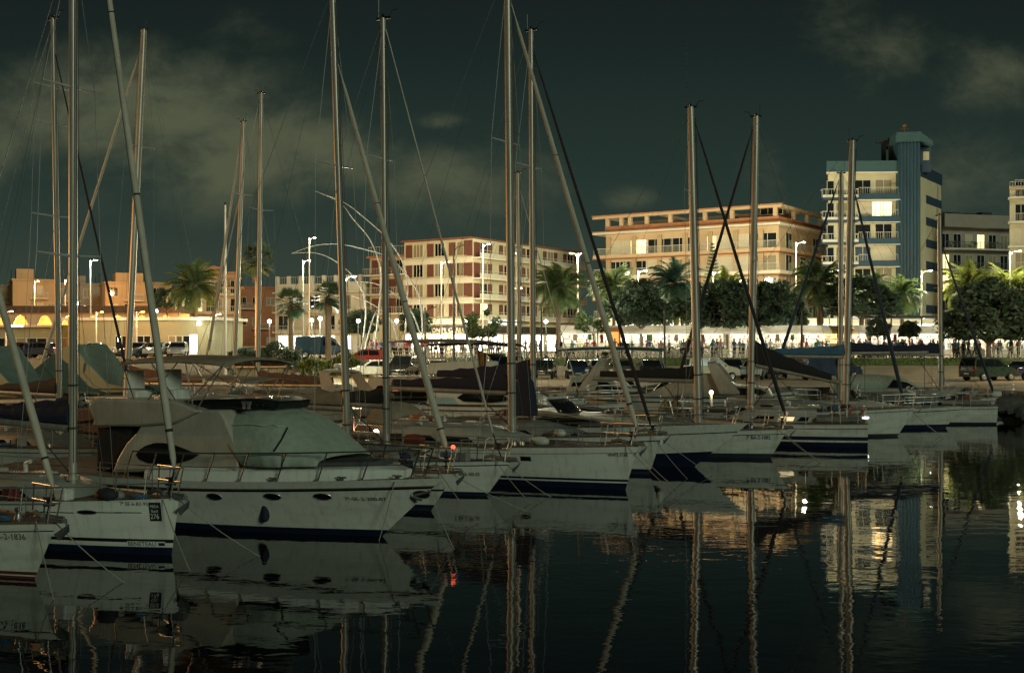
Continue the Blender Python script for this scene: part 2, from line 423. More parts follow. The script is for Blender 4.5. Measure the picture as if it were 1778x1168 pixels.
def rail(root, H, t0, t1, n, h=.55, name='lifeline', mat=STEEL, wires=(1, .5), r=.011):
    """stanchions with wires along both gunwales"""
    mb = MB()
    for side in (-1, 1):
        tops = {k: [] for k in wires}
        for i in range(n + 1):
            t = t0 + (t1 - t0) * i / n; z = H.zd(t); y = side * max(.02, H.hb(t, z) - .06); x = H.x(t, z)
            mb.tube([(x, y, z - .02), (x, y, z + h)], r, 5)
            for k in wires: tops[k].append((x, y, z + h * k))
        for k in wires: mb.tube(tops[k], .006, 4, 1)
    return mb.build(name, [mat, WIRE], root)
def pulpit(root, H, t1=.13, h=.6, over=.12, name='pulpit', r=.016):
    mb = MB()
    for k in (1, .52):
        ring = []
        for side in (-1, 1):
            seg = []
            for i in range(5):
                t = t1 * (1 - i / 4.6); z = H.zd(t); seg.append(Vector((H.x(t, z) + over * i / 4, side * max(.10, H.hb(t, z) - .05), z + h * k)))
            ring.append(seg)
        mb.tube(ring[0] + ring[1][::-1], r, 6)
    for side in (-1, 1):
        for t in (t1, t1 * .55, t1 * .12):
            z = H.zd(t); mb.tube([(H.x(t, z), side * max(.09, H.hb(t, z) - .05), z - .02), (H.x(t, z) + over * (1 - t / t1) + .05, side * max(.10, H.hb(t, z) - .05), z + h)], r, 6)
    return mb.build(name, [STEEL], root, smooth=60)
def anchor(root, H, d=.25):
    mb = MB(); z = H.fb; x = H.rake
    mb.bx(x - .5, x + .18, -.06, .06, z - .02, z + .05)
    mb.tube([(x - .45, 0, z + .09), (x + .16, 0, z + .08), (x + .26, 0, z - .08)], .022, 6)
    mb.add([(x + .30, 0, z - .02), (x + .10, -.17, z - .20), (x + .04, 0, z - .34), (x + .10, .17, z - .20), (x + .16, 0, z - .17)], [(0, 1, 4), (0, 4, 3), (1, 2, 4), (4, 2, 3), (0, 1, 2, 3)])
    mb.tube([(x - .35, -.05, z + .08), (x - .6, .0, z + .12), (x - .9, .05, z + .06)], .045, 7, 0)
    return mb.build('anchor', [M('galvanised', (.22, .22, .20), .55, .6, var=.3)], root)
def fender(root, p, r=.11, h=.6, mat=None, rope=.5):
    mb = MB(); x, y, z = p
    mb.lathe([(.015, 0), (r * .7, .03), (r, .10), (r, h - .10), (r * .7, h - .03), (.03, h), (.025, h + .06), (.008, h + .07)], 10, 0, (x, y, z))
    mb.tube([(x, y, z + h + .05), (x, y + .03, z + h + rope)], .009, 4, 1)
    return mb.build('fender', [mat or CANVN, ROPED], root, smooth=50)
def pline(fr, p, q, sag=0):
    return [p.lerp(q, i / 8) - Vector((0, 0, sag * sin(pi * i / 8))) for i in range(9)]

BOATS = []
def coachroof(root, H, t0, t1, h, wid=.62, win=True, mats=(None, None)):
    """low cabin trunk with side windows"""
    rings = []; n = 9
    for i in range(n + 1):
        u_ = i / n; t = t0 + (t1 - t0) * u_; zb = H.zd(t) - .03; hh = h * min(1, (u_ / .35) ** .8 if u_ < .35 else 1) * (1 if u_ < .95 else .97)
        b = H.hb(t, zb) * wid; x = H.x(t, zb)
        rings.append([Vector((x, -b, zb)), Vector((x, -b * .93, zb + hh * .6 + .01)), Vector((x, -b * .80, zb + hh * .92 + .015)), Vector((x, 0, zb + hh * 1.12 + .03)), Vector((x, b * .80, zb + hh * .92 + .015)), Vector((x, b * .93, zb + hh * .6 + .01)), Vector((x, b, zb))])
    mb = MB(); mb.loft(rings, 0, caps=True, closed=True)
    cab = mb.build('cabin', [mats[0] or CABS[len(BOATS) % 3]], root, smooth=45)
    if win:
        for side in (-1, 1):
            w_ = MB()
            for (a, b) in ((.30, .52), (.56, .74), (.78, .90)):
                pts = []
                for u_, q in ((a, .25), (b, .25), (b + .02, .75), (a + .05, .75)):
                    k = u_ * n; i = int(k); fr_ = k - i
                    A = rings[i][0].lerp(rings[i][1], q).lerp(rings[i + 1][0].lerp(rings[i + 1][1], q), fr_)
                    pts.append((A.x, side * (abs(A.y) + .012), A.z))
                pts2 = [(p[0], p[1] - side * .03, p[2]) for p in pts]
                w_.add(pts + pts2, [(0, 1, 2, 3), (0, 1, 5, 4), (1, 2, 6, 5), (2, 3, 7, 6), (3, 0, 4, 7)])
            w_.build('window', [mats[1] or GLASSD], cab)
    hb_ = MB()
    k = int(n * .45); c = rings[k][3]; hb_.bx(c.x - .25, c.x + .25, -.25, .25, c.z - .03, c.z + .05)
    k = int(n * .9); c = rings[k][3]; MB().bx(c.x - .5, c.x + .35, -.32, .32, c.z - .04, c.z + .06).build('companionway', [CREAM], cab, bevel=.015)
    hb_.build('hatch', [GLASSD if random.random() < .4 else CREAM], cab, bevel=.015)
    return rings
def sprayhood(root, x, z, w_, h, L, mat):
    rings = []
    for i in range(7):
        a = i / 6; hh = h * (sin(pi * (.12 + .55 * a)) ** .8); xx = x + L * (1 - a)
        rings.append([Vector((xx, w_ * cos(pi * j / 10) * (1.0 if a > .2 else .93), z + max(.02, hh * sin(pi * j / 10)) + .01)) for j in range(11)])
    mb = MB(); mb.loft(rings, 0, caps=False, closed=False)
    o = mb.build('sprayhood', [mat], root, smooth=60)
    s_ = o.modifiers.new('s', 'SOLIDIFY'); s_.thickness = .02
    return o
def sailcover(root, boom, p0, p1, h0, h1, mat, bag=.13, name='sail_cover'):
    rings = []; n = 12
    for i in range(n + 1):
        a = i / n; c = p0.lerp(p1, a); h = h0 + (h1 - h0) * a ** .7 + .03 * sin(i * 2.3); wd = bag * (1 - .35 * a) + .015 * sin(i * 3.1)
        rings.append([c + Vector((0, q * wd * s_, z * h)) for q, z, s_ in ((0, 0, 1), (-.8, .04, 1), (-1, .3, 1), (-.55, .72, 1), (-.12, 1, 1), (.12, 1, 1), (.55, .72, 1), (1, .3, 1), (.8, .04, 1))])
    mb = MB(); mb.loft(rings, 0)
    return mb.build(name, [mat], boom or root, smooth=60)
CLM = [CANVK, CANVBL, CANVT, REDC, RUBBER, CANVN, M('grey_plastic', (.18, .18, .16), .6, var=.2), WHITE2, CANVB]
def clutter(root, H, cabin):
    """coils, bags, winches, vents and a life buoy lying on deck"""
    q = random.Random(int(H.L * 100) + len(BOATS) * 7)
    def onk(t, k): z = H.zd(t); return Vector((H.x(t, z), H.hb(t, z) * k, z))
    for i in range(13):
        p = onk(q.uniform(.08, .9), q.uniform(-.85, .1)); k = i % 4
        if cabin and cabin[0] < H.t_of(p.x, 1) < cabin[1]: p.y = -H.hb(H.t_of(p.x, 1), 1) * .80
        b = MB(); m_ = q.choice(CLM); r = q.uniform(.10, .17)
        if k == 0:
            b.tube([p + Vector((r * cos(a) * (1 + .1 * sin(3 * a)), r * sin(a), .03 + .018 * (a / 6.3) + .01 * sin(5 * a))) for a in [j * pi / 7 for j in range(43)]], .018, 4); b.build('rope_coil', [q.choice([ROPE, ROPED, CANVBL])], root)
        elif k == 1:
            b.ball((p.x, p.y, p.z + r * .8), r * 1.3, 8, sz=(q.uniform(1, 2.4), 1, .8)); b.build('deck_bag', [m_], root, smooth=60)
        elif k == 2:
            b.lathe([(.08, 0), (.06, .06), (.045, .12), (.07, .17), (.07, .2), (.02, .21)], 10, 0, p); b.build('winch', [STEEL], root, smooth=50)
        else:
            b.box((p.x, p.y, p.z + .13), (q.uniform(.25, .5), .25, .26)); b.build('deck_box', [m_], root, bevel=.04)
    t = .95; z = H.zd(t); p = Vector((H.x(t, z), -(H.hb(t, z) - .02), z + .38)); b = MB()
    b.tube([p + Vector((.24 * cos(a), 0, .24 * sin(a))) for a in [(.5 + .25 + 1.5 * j / 12) * pi for j in range(13)]], .065, 7); b.build('horseshoe_buoy', [q.choice([ORANGE, YELC, WHITE2])], root, smooth=60)
    if cabin:
        t = cabin[1] - .06; z = H.zd(t) + cabin[2] * 1.1
        for s_ in (-.35, .35):
            b = MB(); b.tube([(H.x(t, z) + .6, s_ * H.B * .5, z - .05), (H.x(t, z) + .6, s_ * H.B * .5, z + .16), (H.x(t, z) + .75, s_ * H.B * .5, z + .2)], .05, 7); b.build('vent_cowl', [WHITE2], root, smooth=60)
        rings_ = MB()
        for s_ in (-1, 1):
            MB().tube([onk(t_, s_ * .55) + Vector((0, 0, cabin[2] + .14)) for t_ in [cabin[0] + .06 + (cabin[1] - cabin[0] - .1) * j / 6 for j in range(7)]], .016, 5).build('grab_rail', [TEAK], root)
def sailboat(label, px, D, head, L, B, fb, fs, rake, rows, mats, mast=None, mr=.075, roll=None, boom=None, spread=(), cabin=(.30, .72, .42), hood=None,
             rails=(.16, .95, 6), group=None, pul=True, anch=True, fine=.62, wl=.88, moor=True, wires=True, tr=.25, top=None, name='sailboat', hullmat=None, flare=.8):
    fr = Frame(px, D, head); H = Hull(L, B, fb, fs, rake, fine=fine, wl=wl, tr=tr, flare=flare)
    root = thing(name, label, 'sailboat', fr.o, fr.rz, group)
    hull = H.build(root, rows, mats)
    ringc = coachroof(root, H, *cabin) if cabin else None
    # cockpit coaming, wheel
    t0 = cabin[1] if cabin else .6
    for side in (-1, 1):
        seg = []
        for i in range(5):
            t = t0 + (.97 - t0) * i / 4; z = H.zd(t); seg.append((H.x(t, z), side * H.hb(t, z) * .66, z + .12))
        MB().tube(seg, .13, 6).build('cockpit_coaming', [CABW], root, smooth=60)
    xs = H.x(.9, H.fs); wh = MB()
    ring = [Vector((xs + .1 * sin(a), .45 * cos(a), H.fs + .55 + .45 * sin(a))) for a in [i * pi / 10 for i in range(21)]]
    wh.tube(ring, .014, 5, caps=False); wh.tube([ring[0], ring[10]], .01, 4); wh.tube([ring[5], ring[15]], .01, 4); wh.tube([(xs + .05, 0, H.fs - .2), (xs + .05, 0, H.fs + .55)], .06, 6)
    wh.build('steering_wheel', [STEEL], root)
    pr = MB()
    for k in (1, .5):
        seg = []
        for t in (.86, .93, .99): z = H.zd(t); seg.append(Vector((H.x(t, z), -(H.hb(t, z) - .06), z + .6 * k)))
        pr.tube(seg + [Vector((q.x, -q.y, q.z)) for q in seg[::-1]], .014, 5)
    for s_ in (-1, 1):
        for t in (.86, .99): z = H.zd(t); pr.tube([(H.x(t, z), s_ * (H.hb(t, z) - .06), z), (H.x(t, z), s_ * (H.hb(t, z) - .06), z + .6)], .014, 5)
    pr.build('pushpit', [STEEL], root)
    if pul: pulpit(root, H)
    if anch: anchor(root, H)
    if rails: rail(root, H, *rails)
    if mast:
        bpx, tpx, tpy = mast
        xm = fr.xat(bpx); t = H.t_of(xm, H.fs); zb = H.zd(t) + (cabin[2] * .8 if cabin and t > cabin[0] + .05 else 0)
        Wb = fr.w((xm, 0, 0)); tw = fr.l(P(tpx, tpy, Wb.y)); b0 = Vector((xm, 0, zb - .1)); tp = tw
        ax = (tp - b0)
        at = lambda z: b0 + ax * ((z - b0.z) / ax.z)
        mm = MB(); n = 10
        mm.tube([at(b0.z + (tp.z - b0.z) * k) for k in (0, .5, .9, 1)], [mr, mr, mr * .95, mr * .8], n, 0, sq=1.02)
        mm.tube([at(zb + .02), at(zb + .12)], mr * 1.5, n, 0)
        # lines running down the mast, winches, collars
        for q in range(3): mm.tube([at(zb + .4) + Vector((mr * 1.3, (q - 1) * mr * .9, 0)), at(tp.z - .4) + Vector((mr * 1.15, (q - 1) * mr * .5, 0))], .008, 4, 1)
        for z in (zb + 1.1, zb + 2.0): mm.tube([at(z), at(z + .04)], mr * 1.28, n, 1)
        mast_o = mm.build('mast', [hullmat or ALU, ROPED], root, smooth=50)
        tips = []
        for py in spread:
            z = Z(py, Wb.y); c = at(z); w_ = B * (.27 if py == max(spread) else .22)
            l_ = c + Vector((-.12, -w_, .05)); r_ = c + Vector((-.12, w_, .05)); tips.append((l_, r_))
            MB().tube([l_, c, r_], [.02, .032, .02], 6).build('spreader', [ALU2], mast_o)
        # masthead gear
        mh = MB()
        if tpy > -5:
            mh.bx(tp.x - .22, tp.x + .25, tp.y - .03, tp.y + .03, tp.z - .04, tp.z + .03); mh.tube([tp + Vector((.2, 0, 0)), tp + Vector((.32, 0, .18)), tp + Vector((.5, 0, .2))], .012, 4)
            mh.tube([tp + Vector((-.15, 0, 0)), tp + Vector((-.15, 0, .55 if top is None else top))], .009, 4); mh.ball((tp.x, tp.y, tp.z + .08), .05, 6)
            mh.tube([tp + Vector((.05, -.14, .05)), tp + Vector((.05, .14, .05))], .012, 4)
            mh.build('masthead_gear', [BLACKP], mast_o)
        if wires:
            wr = MB()
            tc_ = H.t_of(xm - .25, H.fs); cp = H.hb(tc_, H.zd(tc_)) - .05
            for s_, k in ((-1, 0), (1, 1)):
                foot = Vector((xm - .2, s_ * cp, H.zd(tc_)))
                chain = [foot] + [q[k] for q in sorted(tips, key=lambda q: q[0].z)] + [at(tp.z - .15)]
                wr.tube(chain, .0085, 4)
                if tips:
                    low = min(tips, key=lambda q: q[0].z); wr.tube([foot + Vector((-.25, 0, 0)), at(low[0].z - .1)], .005, 4)
            wr.build('shroud', [WIRE], root)
            bs = MB(); bs.tube([at(tp.z - .03), Vector((-L + .1, 0, H.fs + .1))], .009, 4)
            bs.build('backstay', [WIRE], root)
        if roll:
            tpy2, r, rm = roll[:3]; z = Z(tpy2, Wb.y); a = at(z) + Vector((mr, 0, 0)); zf = H.fb
            b = Vector((H.rake - .32, 0, zf + .42)) if len(roll) < 4 else fr.pl(roll[3], roll[4], 0)
            ro = MB(); pts = [b.lerp(a, k) + Vector((0, 0, -.04 * sin(pi * k))) for k in (0, .015, .1, .25, .5, .75, .93, .97, 1)]
            ro.tube(pts, [.02, r * .9, r * 1.1, r * 1.05, r * .9, r * .75, r * .55, .018, .018], 8, 0)
            for q in range(14):          # spiral lacing marks of the rolled cloth
                k = .05 + q * .064; c = b.lerp(a, k); ro.tube([c, c.lerp(a, .004)], r * (1.12 - .38 * k), 8, 1 if q in (0, 5, 9) else 0)
            dr = Vector((H.rake - .30, 0, zf + .02)); ro.tube([dr, b], .02, 6, 1); ro.lathe([(.02, 0), (.11, .01), (.11, .03), (.05, .05), (.05, .12), (.11, .14), (.11, .16), (.02, .17)], 10, 1, b.lerp(dr, .6))
            ro.build('furled_sail', [rm, RUBBER], root, smooth=60)
        if boom:
            ln, zb_, cov, h0, h1 = boom[:5]; p0 = at(zb_) + Vector((-mr - .03, 0, 0)); p1 = p0 + Vector((-ln, 0, boom[5] if len(boom) > 5 else .05))
            bo = MB(); bo.tube([p0, p1], .072, 8, 0, sq=1.2)
            bo.tube([p1 + Vector((.2, 0, 0)), p1 + Vector((.2, 0, -zb_ + H.fs + .2))], .012, 4, 1)
            bo.tube([p0 + Vector((-1.2, 0, -.05)), at(zb + .15) + Vector((-mr, 0, 0))], .02, 5, 1)
            bo.tube([p1, at(tp.z - .1)], .005, 4, 1)
            boo = bo.build('boom', [ALU, ROPED], root, smooth=50)
            if cov:
                sailcover(root, boo, p0 + Vector((.05, 0, .08)), p1 + Vector((.3, 0, .08)), h0, h1, cov)
    if hood:
        mat, hh = hood; tt = cabin[1] if cabin else .65; zz = H.zd(tt) + (cabin[2] if cabin else .2)
        sprayhood(root, H.x(tt, zz) - .5, zz - .05, B * .33, hh, 1.0, mat)
    if moor:
        mo = MB()
        for s_ in (-1, 1):
            a = Vector((H.rake * .8 - .25, s_ * .16, H.fb)); q = a + Vector((random.uniform(1.0, 2.2), s_ * random.uniform(.4, 1.0), 0)); q.z = -.05
            mo.tube(pline(fr, a, q, .06), .011, 5)
        mo.build('mooring_line', [ROPE], root)
    clutter(root, H, cabin)
    BOATS.append((root, fr, H))
    return root, fr, H, hull

def std_rows(stripe=.24, sw=.035, boot=.2, bw=.1, accent=None):
    r = [('d', -.025, 1), ('d', .05, 0)]
    if stripe: r += [('d', stripe, 2), ('d', stripe + sw, 0)]
    if accent: r += [('w', accent[0], 2), ('w', accent[1], 0)]
    return r + [('w', boot, 3), ('w', boot - bw, 4), ('w', -.45, 4)]
FRONT = 'sailing boats moored bow out in the front row'
# sailboat cut by the left edge of the frame
root, fr, H, hu = sailboat('white sailboat cut off by the left edge, with a dark red waterline band', 60, 20.6, -30, 8.6, 2.55, 1.08, .95, .62,
    [('d', -.03, 1), ('d', .05, 0), ('d', .17, 2), ('d', .19, 0), ('w', .13, 3), ('w', .07, 0), ('w', .045, 3), ('w', -.45, 3)], [WHITE2, TEAK, BLACKP, REDB, REDB],
    mast=(-155, -160, -200), roll=(-40, .062, ROLLW, 92, 846), boom=None, spread=(200,), cabin=(.22, .7, .45), group=FRONT)
H.text(hu, fr, '7ª BA-2-1836', -26, 934, 10.5, TXT, wpx=72)
# the sailboat beside it with a square black sticker
root, fr, H, hu = sailboat('white sailboat with a square black numbered sticker beside its upright bow', 298, 22.9, -30, 8.7, 3.0, 1.15, 1.0, .20,
    [('d', -.02, 1), ('d', .04, 0), ('w', .32, 2), ('w', .25, 0), ('w', .16, 3), ('w', -.45, 3)], [WHITE, WHITE2, BLACKP, NAVY, ANTI],
    mast=(127, 127, -120), mr=.088, roll=(-420, .07, ROLLW, 303, 815), boom=(3.4, 2.42, CANVN, .62, .2, .1), spread=(152, 445), cabin=(.24, .72, .36), group=FRONT, wl=.93, flare=.6)
H.text(hu, fr, '7ª SE-6-83-95', 209, 877, 6.5, TXT, wpx=49)
st = H.patch(hu, fr, 270, 888, 21, 33, TXT, 'race_sticker', ell=False, off=.007)
H.text(st, fr, 'MEDA', 261.5, 881, 5, TXTW, 'sticker_lettering', wpx=15).location = (0, -.003, 0)
H.text(st, fr, 'Sail', 263, 889, 5, TXTW, 'sticker_lettering', wpx=12).location = (0, -.003, 0)
H.text(st, fr, '276', 262.5, 900, 9, TXTW, 'sticker_lettering', wpx=15).location = (0, -.003, 0)
H.patch(hu, fr, 254, 944, 66, 9.5, WHITE, 'maker_panel', ell=False, off=.003, slant=0)
H.text(hu, fr, 'BENETEAU', 223.5, 946.5, 7.6, TXT, 'maker_name', wpx=48)
H.patch(hu, fr, 281, 944.5, 11, 5, TXT, 'maker_mark', ell=False, off=.006)
H.patch(hu, fr, 151, 889, 33, 6.5, GLASSD, 'hull_window')
for a in (181, 215): H.patch(hu, fr, a + 8, 889.5, 46, 1.6, TXT, 'pinstripe', ell=False, off=.004)
H.patch(hu, fr, 98, 889, 60, 1.6, TXT, 'pinstripe', ell=False, off=.004)
# boats beyond the motor yacht
root, fr, H, hu = sailboat('white sailboat just beyond the flybridge yacht, with a red bow light and heavy anchor', 748, 29.0, -30, 9.6, 2.9, 1.02, 1.0, .75,
    std_rows(.45, .05, .16, .08), [WHITE2, TEAK, BLACKP, NAVY, ANTI], mast=(605, 577, -20), mr=.098, roll=(112, .085, ROLLW, 775, 781), boom=(3.6, 2.5, CANVT, .4, .15),
    spread=(288,), cabin=(.26, .72, .42), group=FRONT)
lb = MB(); lb.ball((H.rake - .05, -.05, H.fb + .62), .06, 8); lb.build('bow_light', [M('red_lamp', (1, .12, .06), .4, emit=2.2)], root)
root, fr, H, hu = sailboat('small white sailboat with a thin furled jib left of the largest sailboat', 845, 31.9, -28, 8.8, 2.6, 1.0, .9, .78,
    std_rows(.1, .03, .10, .06), [WHITE, WHITE2, BLACKP, NAVY, ANTI], mast=(671, 665, 32), mr=.095, roll=(52, .035, ROLLW, 856, 752), boom=(3.4, 2.4, CANVK, .45, .15), spread=(277,),
    cabin=(.25, .72, .4), group=FRONT)
H.text(hu, fr, '7ª BA-2-105-03', 790, 825, 6, TXT, wpx=43)
root, fr, H, hu = sailboat('largest white sailboat of the front row, with the thickest mast and broad navy waterline', 1086, 33.2, -33, 11.5, 3.6, 1.31, 1.18, .42,
    [('d', -.03, 1), ('d', .05, 0), ('d', .22, 2), ('d', .235, 0), ('w', .30, 3), ('w', .235, 0), ('w', .19, 3), ('w', -.45, 3)], [WHITE, TEAK, BLACKP, NAVY, ANTI],
    mast=(889, 881, -60), mr=.125, roll=(8, .085, ROLLW, 1105, 742), boom=(4.8, 2.7, CANVN, .5, .2), spread=(248, 560), cabin=(.28, .72, .5), hood=(CANVT, .7), group=FRONT, rails=(.12, .95, 7))
H.text(hu, fr, 'WHITE STAR', 1056, 792, 5.5, TXT, 'boat_name', wpx=35)
H.patch(hu, fr, 913, 796, 18, 8, GLASSD, 'hull_window', ell=False)
root, fr, H, hu = sailboat('white sailboat with a black furled jib and navy sail bag beside its mast', 1128, 37.3, -32, 10.2, 3.2, 1.3, 1.1, .45,
    std_rows(.2, .04, .15, .09), [WHITE2, TEAK, NAVY, NAVY, ANTI], mast=(926, 922, 52), mr=.10, roll=(92, .062, ROLLK, 1130, 737), boom=(4.2, 2.9, CANVN, .7, .2), spread=(290,), cabin=(.26, .72, .45), group=FRONT)
bg_ = MB(); xm = fr.xat(920)
bg_.loft([[Vector((xm + a * s_, -.35 + b * s_, z)) for a, b in ((-.3, -.12), (.3, -.12), (.34, .12), (-.34, .12))] for z, s_ in ((1.75, 1.35), (2.3, 1.25), (2.9, .95), (3.15, .4))], 0)
bg_.build('sail_bag', [CANVN], root, bevel=.05)
root, fr, H, hu = sailboat('white sailboat with registration numbers on the bow just beyond the navy wedge hull', 1338, 42.4, -24, 10.5, 3.3, 1.12, 1.0, .65,
    std_rows(.2, .03, .17, .1), [WHITE2, TEAK, BLACKP, ANTI, ANTI], mast=(1213, 1199, 186), mr=.15, roll=(212, .07, ROLLK, 1363, 719), boom=(4.0, 2.8, CANVK, .5, .2), spread=(335, 590), cabin=(.26, .72, .45), group=FRONT, top=2.6)
H.text(hu, fr, '7ª BA-2-1082', 1296, 762, 6.5, TXT, wpx=42)
root, fr, H, hu = sailboat('white sailboat moored stern out with a sloping black boom cover and lit cabin window', 1184, 49.5, 165, 7.6, 3.0, 1.15, 1.0, .5,
    [('d', -.03, 1), ('d', .05, 0), ('d', .2, 2), ('d', .23, 0), ('w', .45, 3), ('w', .3, 0), ('w', .22, 3), ('w', -.45, 3)], [WHITE2, TEAK, BLACKP, NAVY, ANTI],
    mast=(1303, 1313, 202), mr=.15, roll=(225, .075, ROLLK, 1178, 655), boom=(3.4, 3.3, CANVK, 1.0, .25, -.7), spread=(455,), cabin=(.28, .74, .55), group=FRONT, moor=False)
for c in root.children:
    if c.name.startswith('cabin'):
        for k_, q_ in enumerate([q_ for q_ in c.children if q_.name.startswith('window')]): q_.data.materials.append(M('lit_cabin_window', (1, .80, .45), .4, emit=.9)); [setattr(p_, 'material_index', 1) for p_ in list(q_.data.polygons)[5:10]]
root, fr, H, hu = sailboat('grey white sailboat with a small lit porthole in its bow and navy furled jib', 1558, 52.5, -8, 10.8, 3.6, 1.35, 1.15, .85,
    std_rows(.16, .03, .12, .07), [WHITE2, TEAK, BLACKP, ANTI, ANTI], mast=(1468, 1480, 244), mr=.15, roll=(332, .085, ROLLN, 1566, 684), boom=(4.2, 3.6, CANVBL, .5, .2), spread=(500,), cabin=(.24, .72, .45), group=FRONT)
H.patch(hu, fr, 1503, 725, 12, 4.5, M('lit_porthole', (1, .98, .85), .4, emit=5), 'porthole')
root, fr, H, hu = sailboat('white sailboat whose mast stands close left of a taller one, with dark stays', 1392, 62.5, 172, 9.8, 3.2, 1.15, 1.0, .45,
    std_rows(.16, .03, .12, .07), [WHITE2, TEAK, BLACKP, ANTI, ANTI], mast=(1459, 1461, 300), mr=.13, roll=(312, .085, ROLLN, 1345, 648), boom=(4.4, 3.7, CANVN, .6, .2), spread=(470,), cabin=(.24, .72, .45), group=FRONT, moor=False)
root, fr, H, hu = sailboat('white sailboat moored farthest right with a navy jib and navy boom cover', 1738, 64.3, -6, 8.6, 3.0, 1.35, 1.1, .75,
    std_rows(.2, .05, .14, .09), [WHITE2, TEAK, NAVY, ANTI, ANTI], mast=(1634, 1631, 374), mr=.12, roll=(425, .075, ROLLN, 1726, 684), boom=(4.2, 3.6, CANVN, .55, .35), spread=(500,), cabin=(.24, .72, .45), group=FRONT)

# ---------------------------------------------------------------- the motor yacht in the front row
def yacht():
    fr = Frame(663, 25.2, -30); H = Hull(11.0, 3.9, 1.36, 1.12, 1.6, fine=.52, flare=1.25, wl=.86, tr=.12)
    root = thing('motor_yacht', 'white flybridge motor yacht with a canvas windscreen cover and oval portholes', 'motor yacht', fr.o, fr.rz)
    hull = H.build(root, [('d', -.02, 0), ('d', .17, 2), ('d', .20, 1), ('d', .245, 0), ('w', .15, 3), ('w', -.45, 3)], [WHITE, BLACKP, GOLDR, NAVY])
    H.text(hull, fr, '7ª-SE-2-200-07', 600, 868, 6.2, TXT, wpx=72)
    for px, w_ in ((372, 25), (473, 29), (560, 30)): H.patch(hull, fr, px, 862, w_, 11, GLASSD, 'porthole')
    pk = H.patch(hull, fr, 733, 858, 26, 13, BLACKP, 'anchor_pocket')
    x, z = H.at(fr, 733, 858); p = H.pt(x, z, .05)
    am = MB(); am.tube([p + Vector((.25, 0, .08)), p + Vector((-.15, -.03, -.02))], .03, 6); am.tube([p + Vector((-.22, -.02, .12)), p + Vector((-.18, -.05, -.05)), p + Vector((.05, -.05, -.10))], .035, 6)
    am.build('anchor', [M('galvanised')], root)
    # raised foredeck trunk
    rings = []
    for i in range(13):
        t = .06 + .46 * i / 12; zb = H.zd(t) - .04; b = max(.06, H.hb(t, zb) - .16 - .10 * (i < 2)); x = H.x(t, zb); hh = .30 + .03 * i / 12
        if i == 0: hh *= .7
        rings.append([Vector((x, s_ * b * k, zb + q * hh)) for s_, k, q in ((-1, 1, 0), (-1, .985, .6), (-1, .95, .93), (-1, .86, 1), (1, .86, 1), (1, .95, .93), (1, .985, .6), (1, 1, 0))])
    mb = MB(); mb.loft(rings, 0); mb.build('foredeck', [WHITE], root, smooth=40)
    mb = MB(); rr = []
    for i in range(8):
        t = .12 + .20 * i / 7; zb = H.zd(t) + .27; b = max(.05, (H.hb(t, zb - .3) - .5)) * (1 if 0 < i < 7 else .8)
        rr.append([Vector((H.x(t, zb), s_ * b * k, zb + q)) for s_, k, q in ((-1, 1, 0), (-1, .97, .10), (-1, .8, .13), (1, .8, .13), (1, .97, .10), (1, 1, 0))])
    mb.loft(rr, 0); mb.build('sun_pad', [M('grey_vinyl', (.055, .058, .055), .7, var=.25)], root, smooth=50)
    # deckhouse
    Q = lambda pts, y: [(lambda v: (v.x, v.z))(fr.pl(a, b, y)) for a, b in pts]
    base_z = 1.16
    xf = fr.pl(372, 714, -1.5).x; xe = fr.pl(548, 792, -1.2).x
    def wid(x, z):
        k = max(0, (x - xf) / (xe - xf)); return (1.58 - .22 * (z - base_z)) * (1 - .42 * k ** 2.2)
    prof = Q([(199, 820), (204, 795), (214, 770), (229, 750), (236, 734), (300, 712), (366, 713), (374, 722), (412, 790), (410, 818)], -1.5)
    mb = MB(); mb.prism(prof, 0, 0, 0, w=wid); mb.build('deckhouse', [CREAM], root, bevel=.05, smooth=40)
    top_ = Q([(366, 714), (398, 710.5), (430, 709), (450, 713), (472, 722), (490, 735), (508, 751), (530, 772), (551, 795)], -1.0)
    bl = fr.pl(420, 808, -1.5); zb_ = bl.z; sh0 = bl.x - top_[0][0]; rings = []; cw = lambda x, z: wid(x, z) + .03
    fine_ = []
    for k in range(len(top_) - 1):
        for q in range(4): fine_.append(tuple(top_[k][c] + (top_[k + 1][c] - top_[k][c]) * q / 4 for c in (0, 1)))
    fine_.append(top_[-1]); m_ = len(fine_)
    for k, (x, zt) in enumerate(fine_):
        f_ = k / (m_ - 1); sh = sh0 * max(0, 1 - f_ * 1.25); h_ = max(.02, zt - zb_); wv = (1.70 - .18 * h_) * (1 - .50 * max(0, f_ - .12) ** 1.9); ring = []
        for a in range(21):
            th = pi * a / 20; c, sn = cos(th), sin(th); n_ = 2 / 3.1
            y = -(abs(c) ** n_) * (1 if c > 0 else -1) * wv; z = zb_ + h_ * sn ** n_
            ring.append(Vector((x + sh * (1 - (z - zb_) / h_), y * (1 - .13 * (z - zb_)), z)))
        rings.append(ring)
    mb = MB(); mb.loft(rings, 0, caps=False, closed=False); cov = mb.build('windscreen_cover', [CANVG], root, smooth=60); s2 = cov.modifiers.new('s', 'SOLIDIFY'); s2.thickness = .02
    sm = MB()
    for k in range(9):
        pass
    def oncov(px, py):
        best = None
        for r_ in rings[1:]:
            for p_ in r_[:12]:
                q = fr.px(p_); d = (q[0] - px) ** 2 + (q[1] - py) ** 2
                if best is None or d < best[0]: best = (d, p_)
        return best[1] + Vector((0, -.03, .02))
    sm.tube([oncov(380 + a * 13, 743 - a * .4) for a in range(10)], .012, 4); sm.build('seam', [M('pale_webbing', (.45, .47, .42), .7, var=0)], cov)
    MB().tube([oncov(498, 745), oncov(488, 765), oncov(478, 784)], .02, 5).build('strap', [BLACKP], cov)
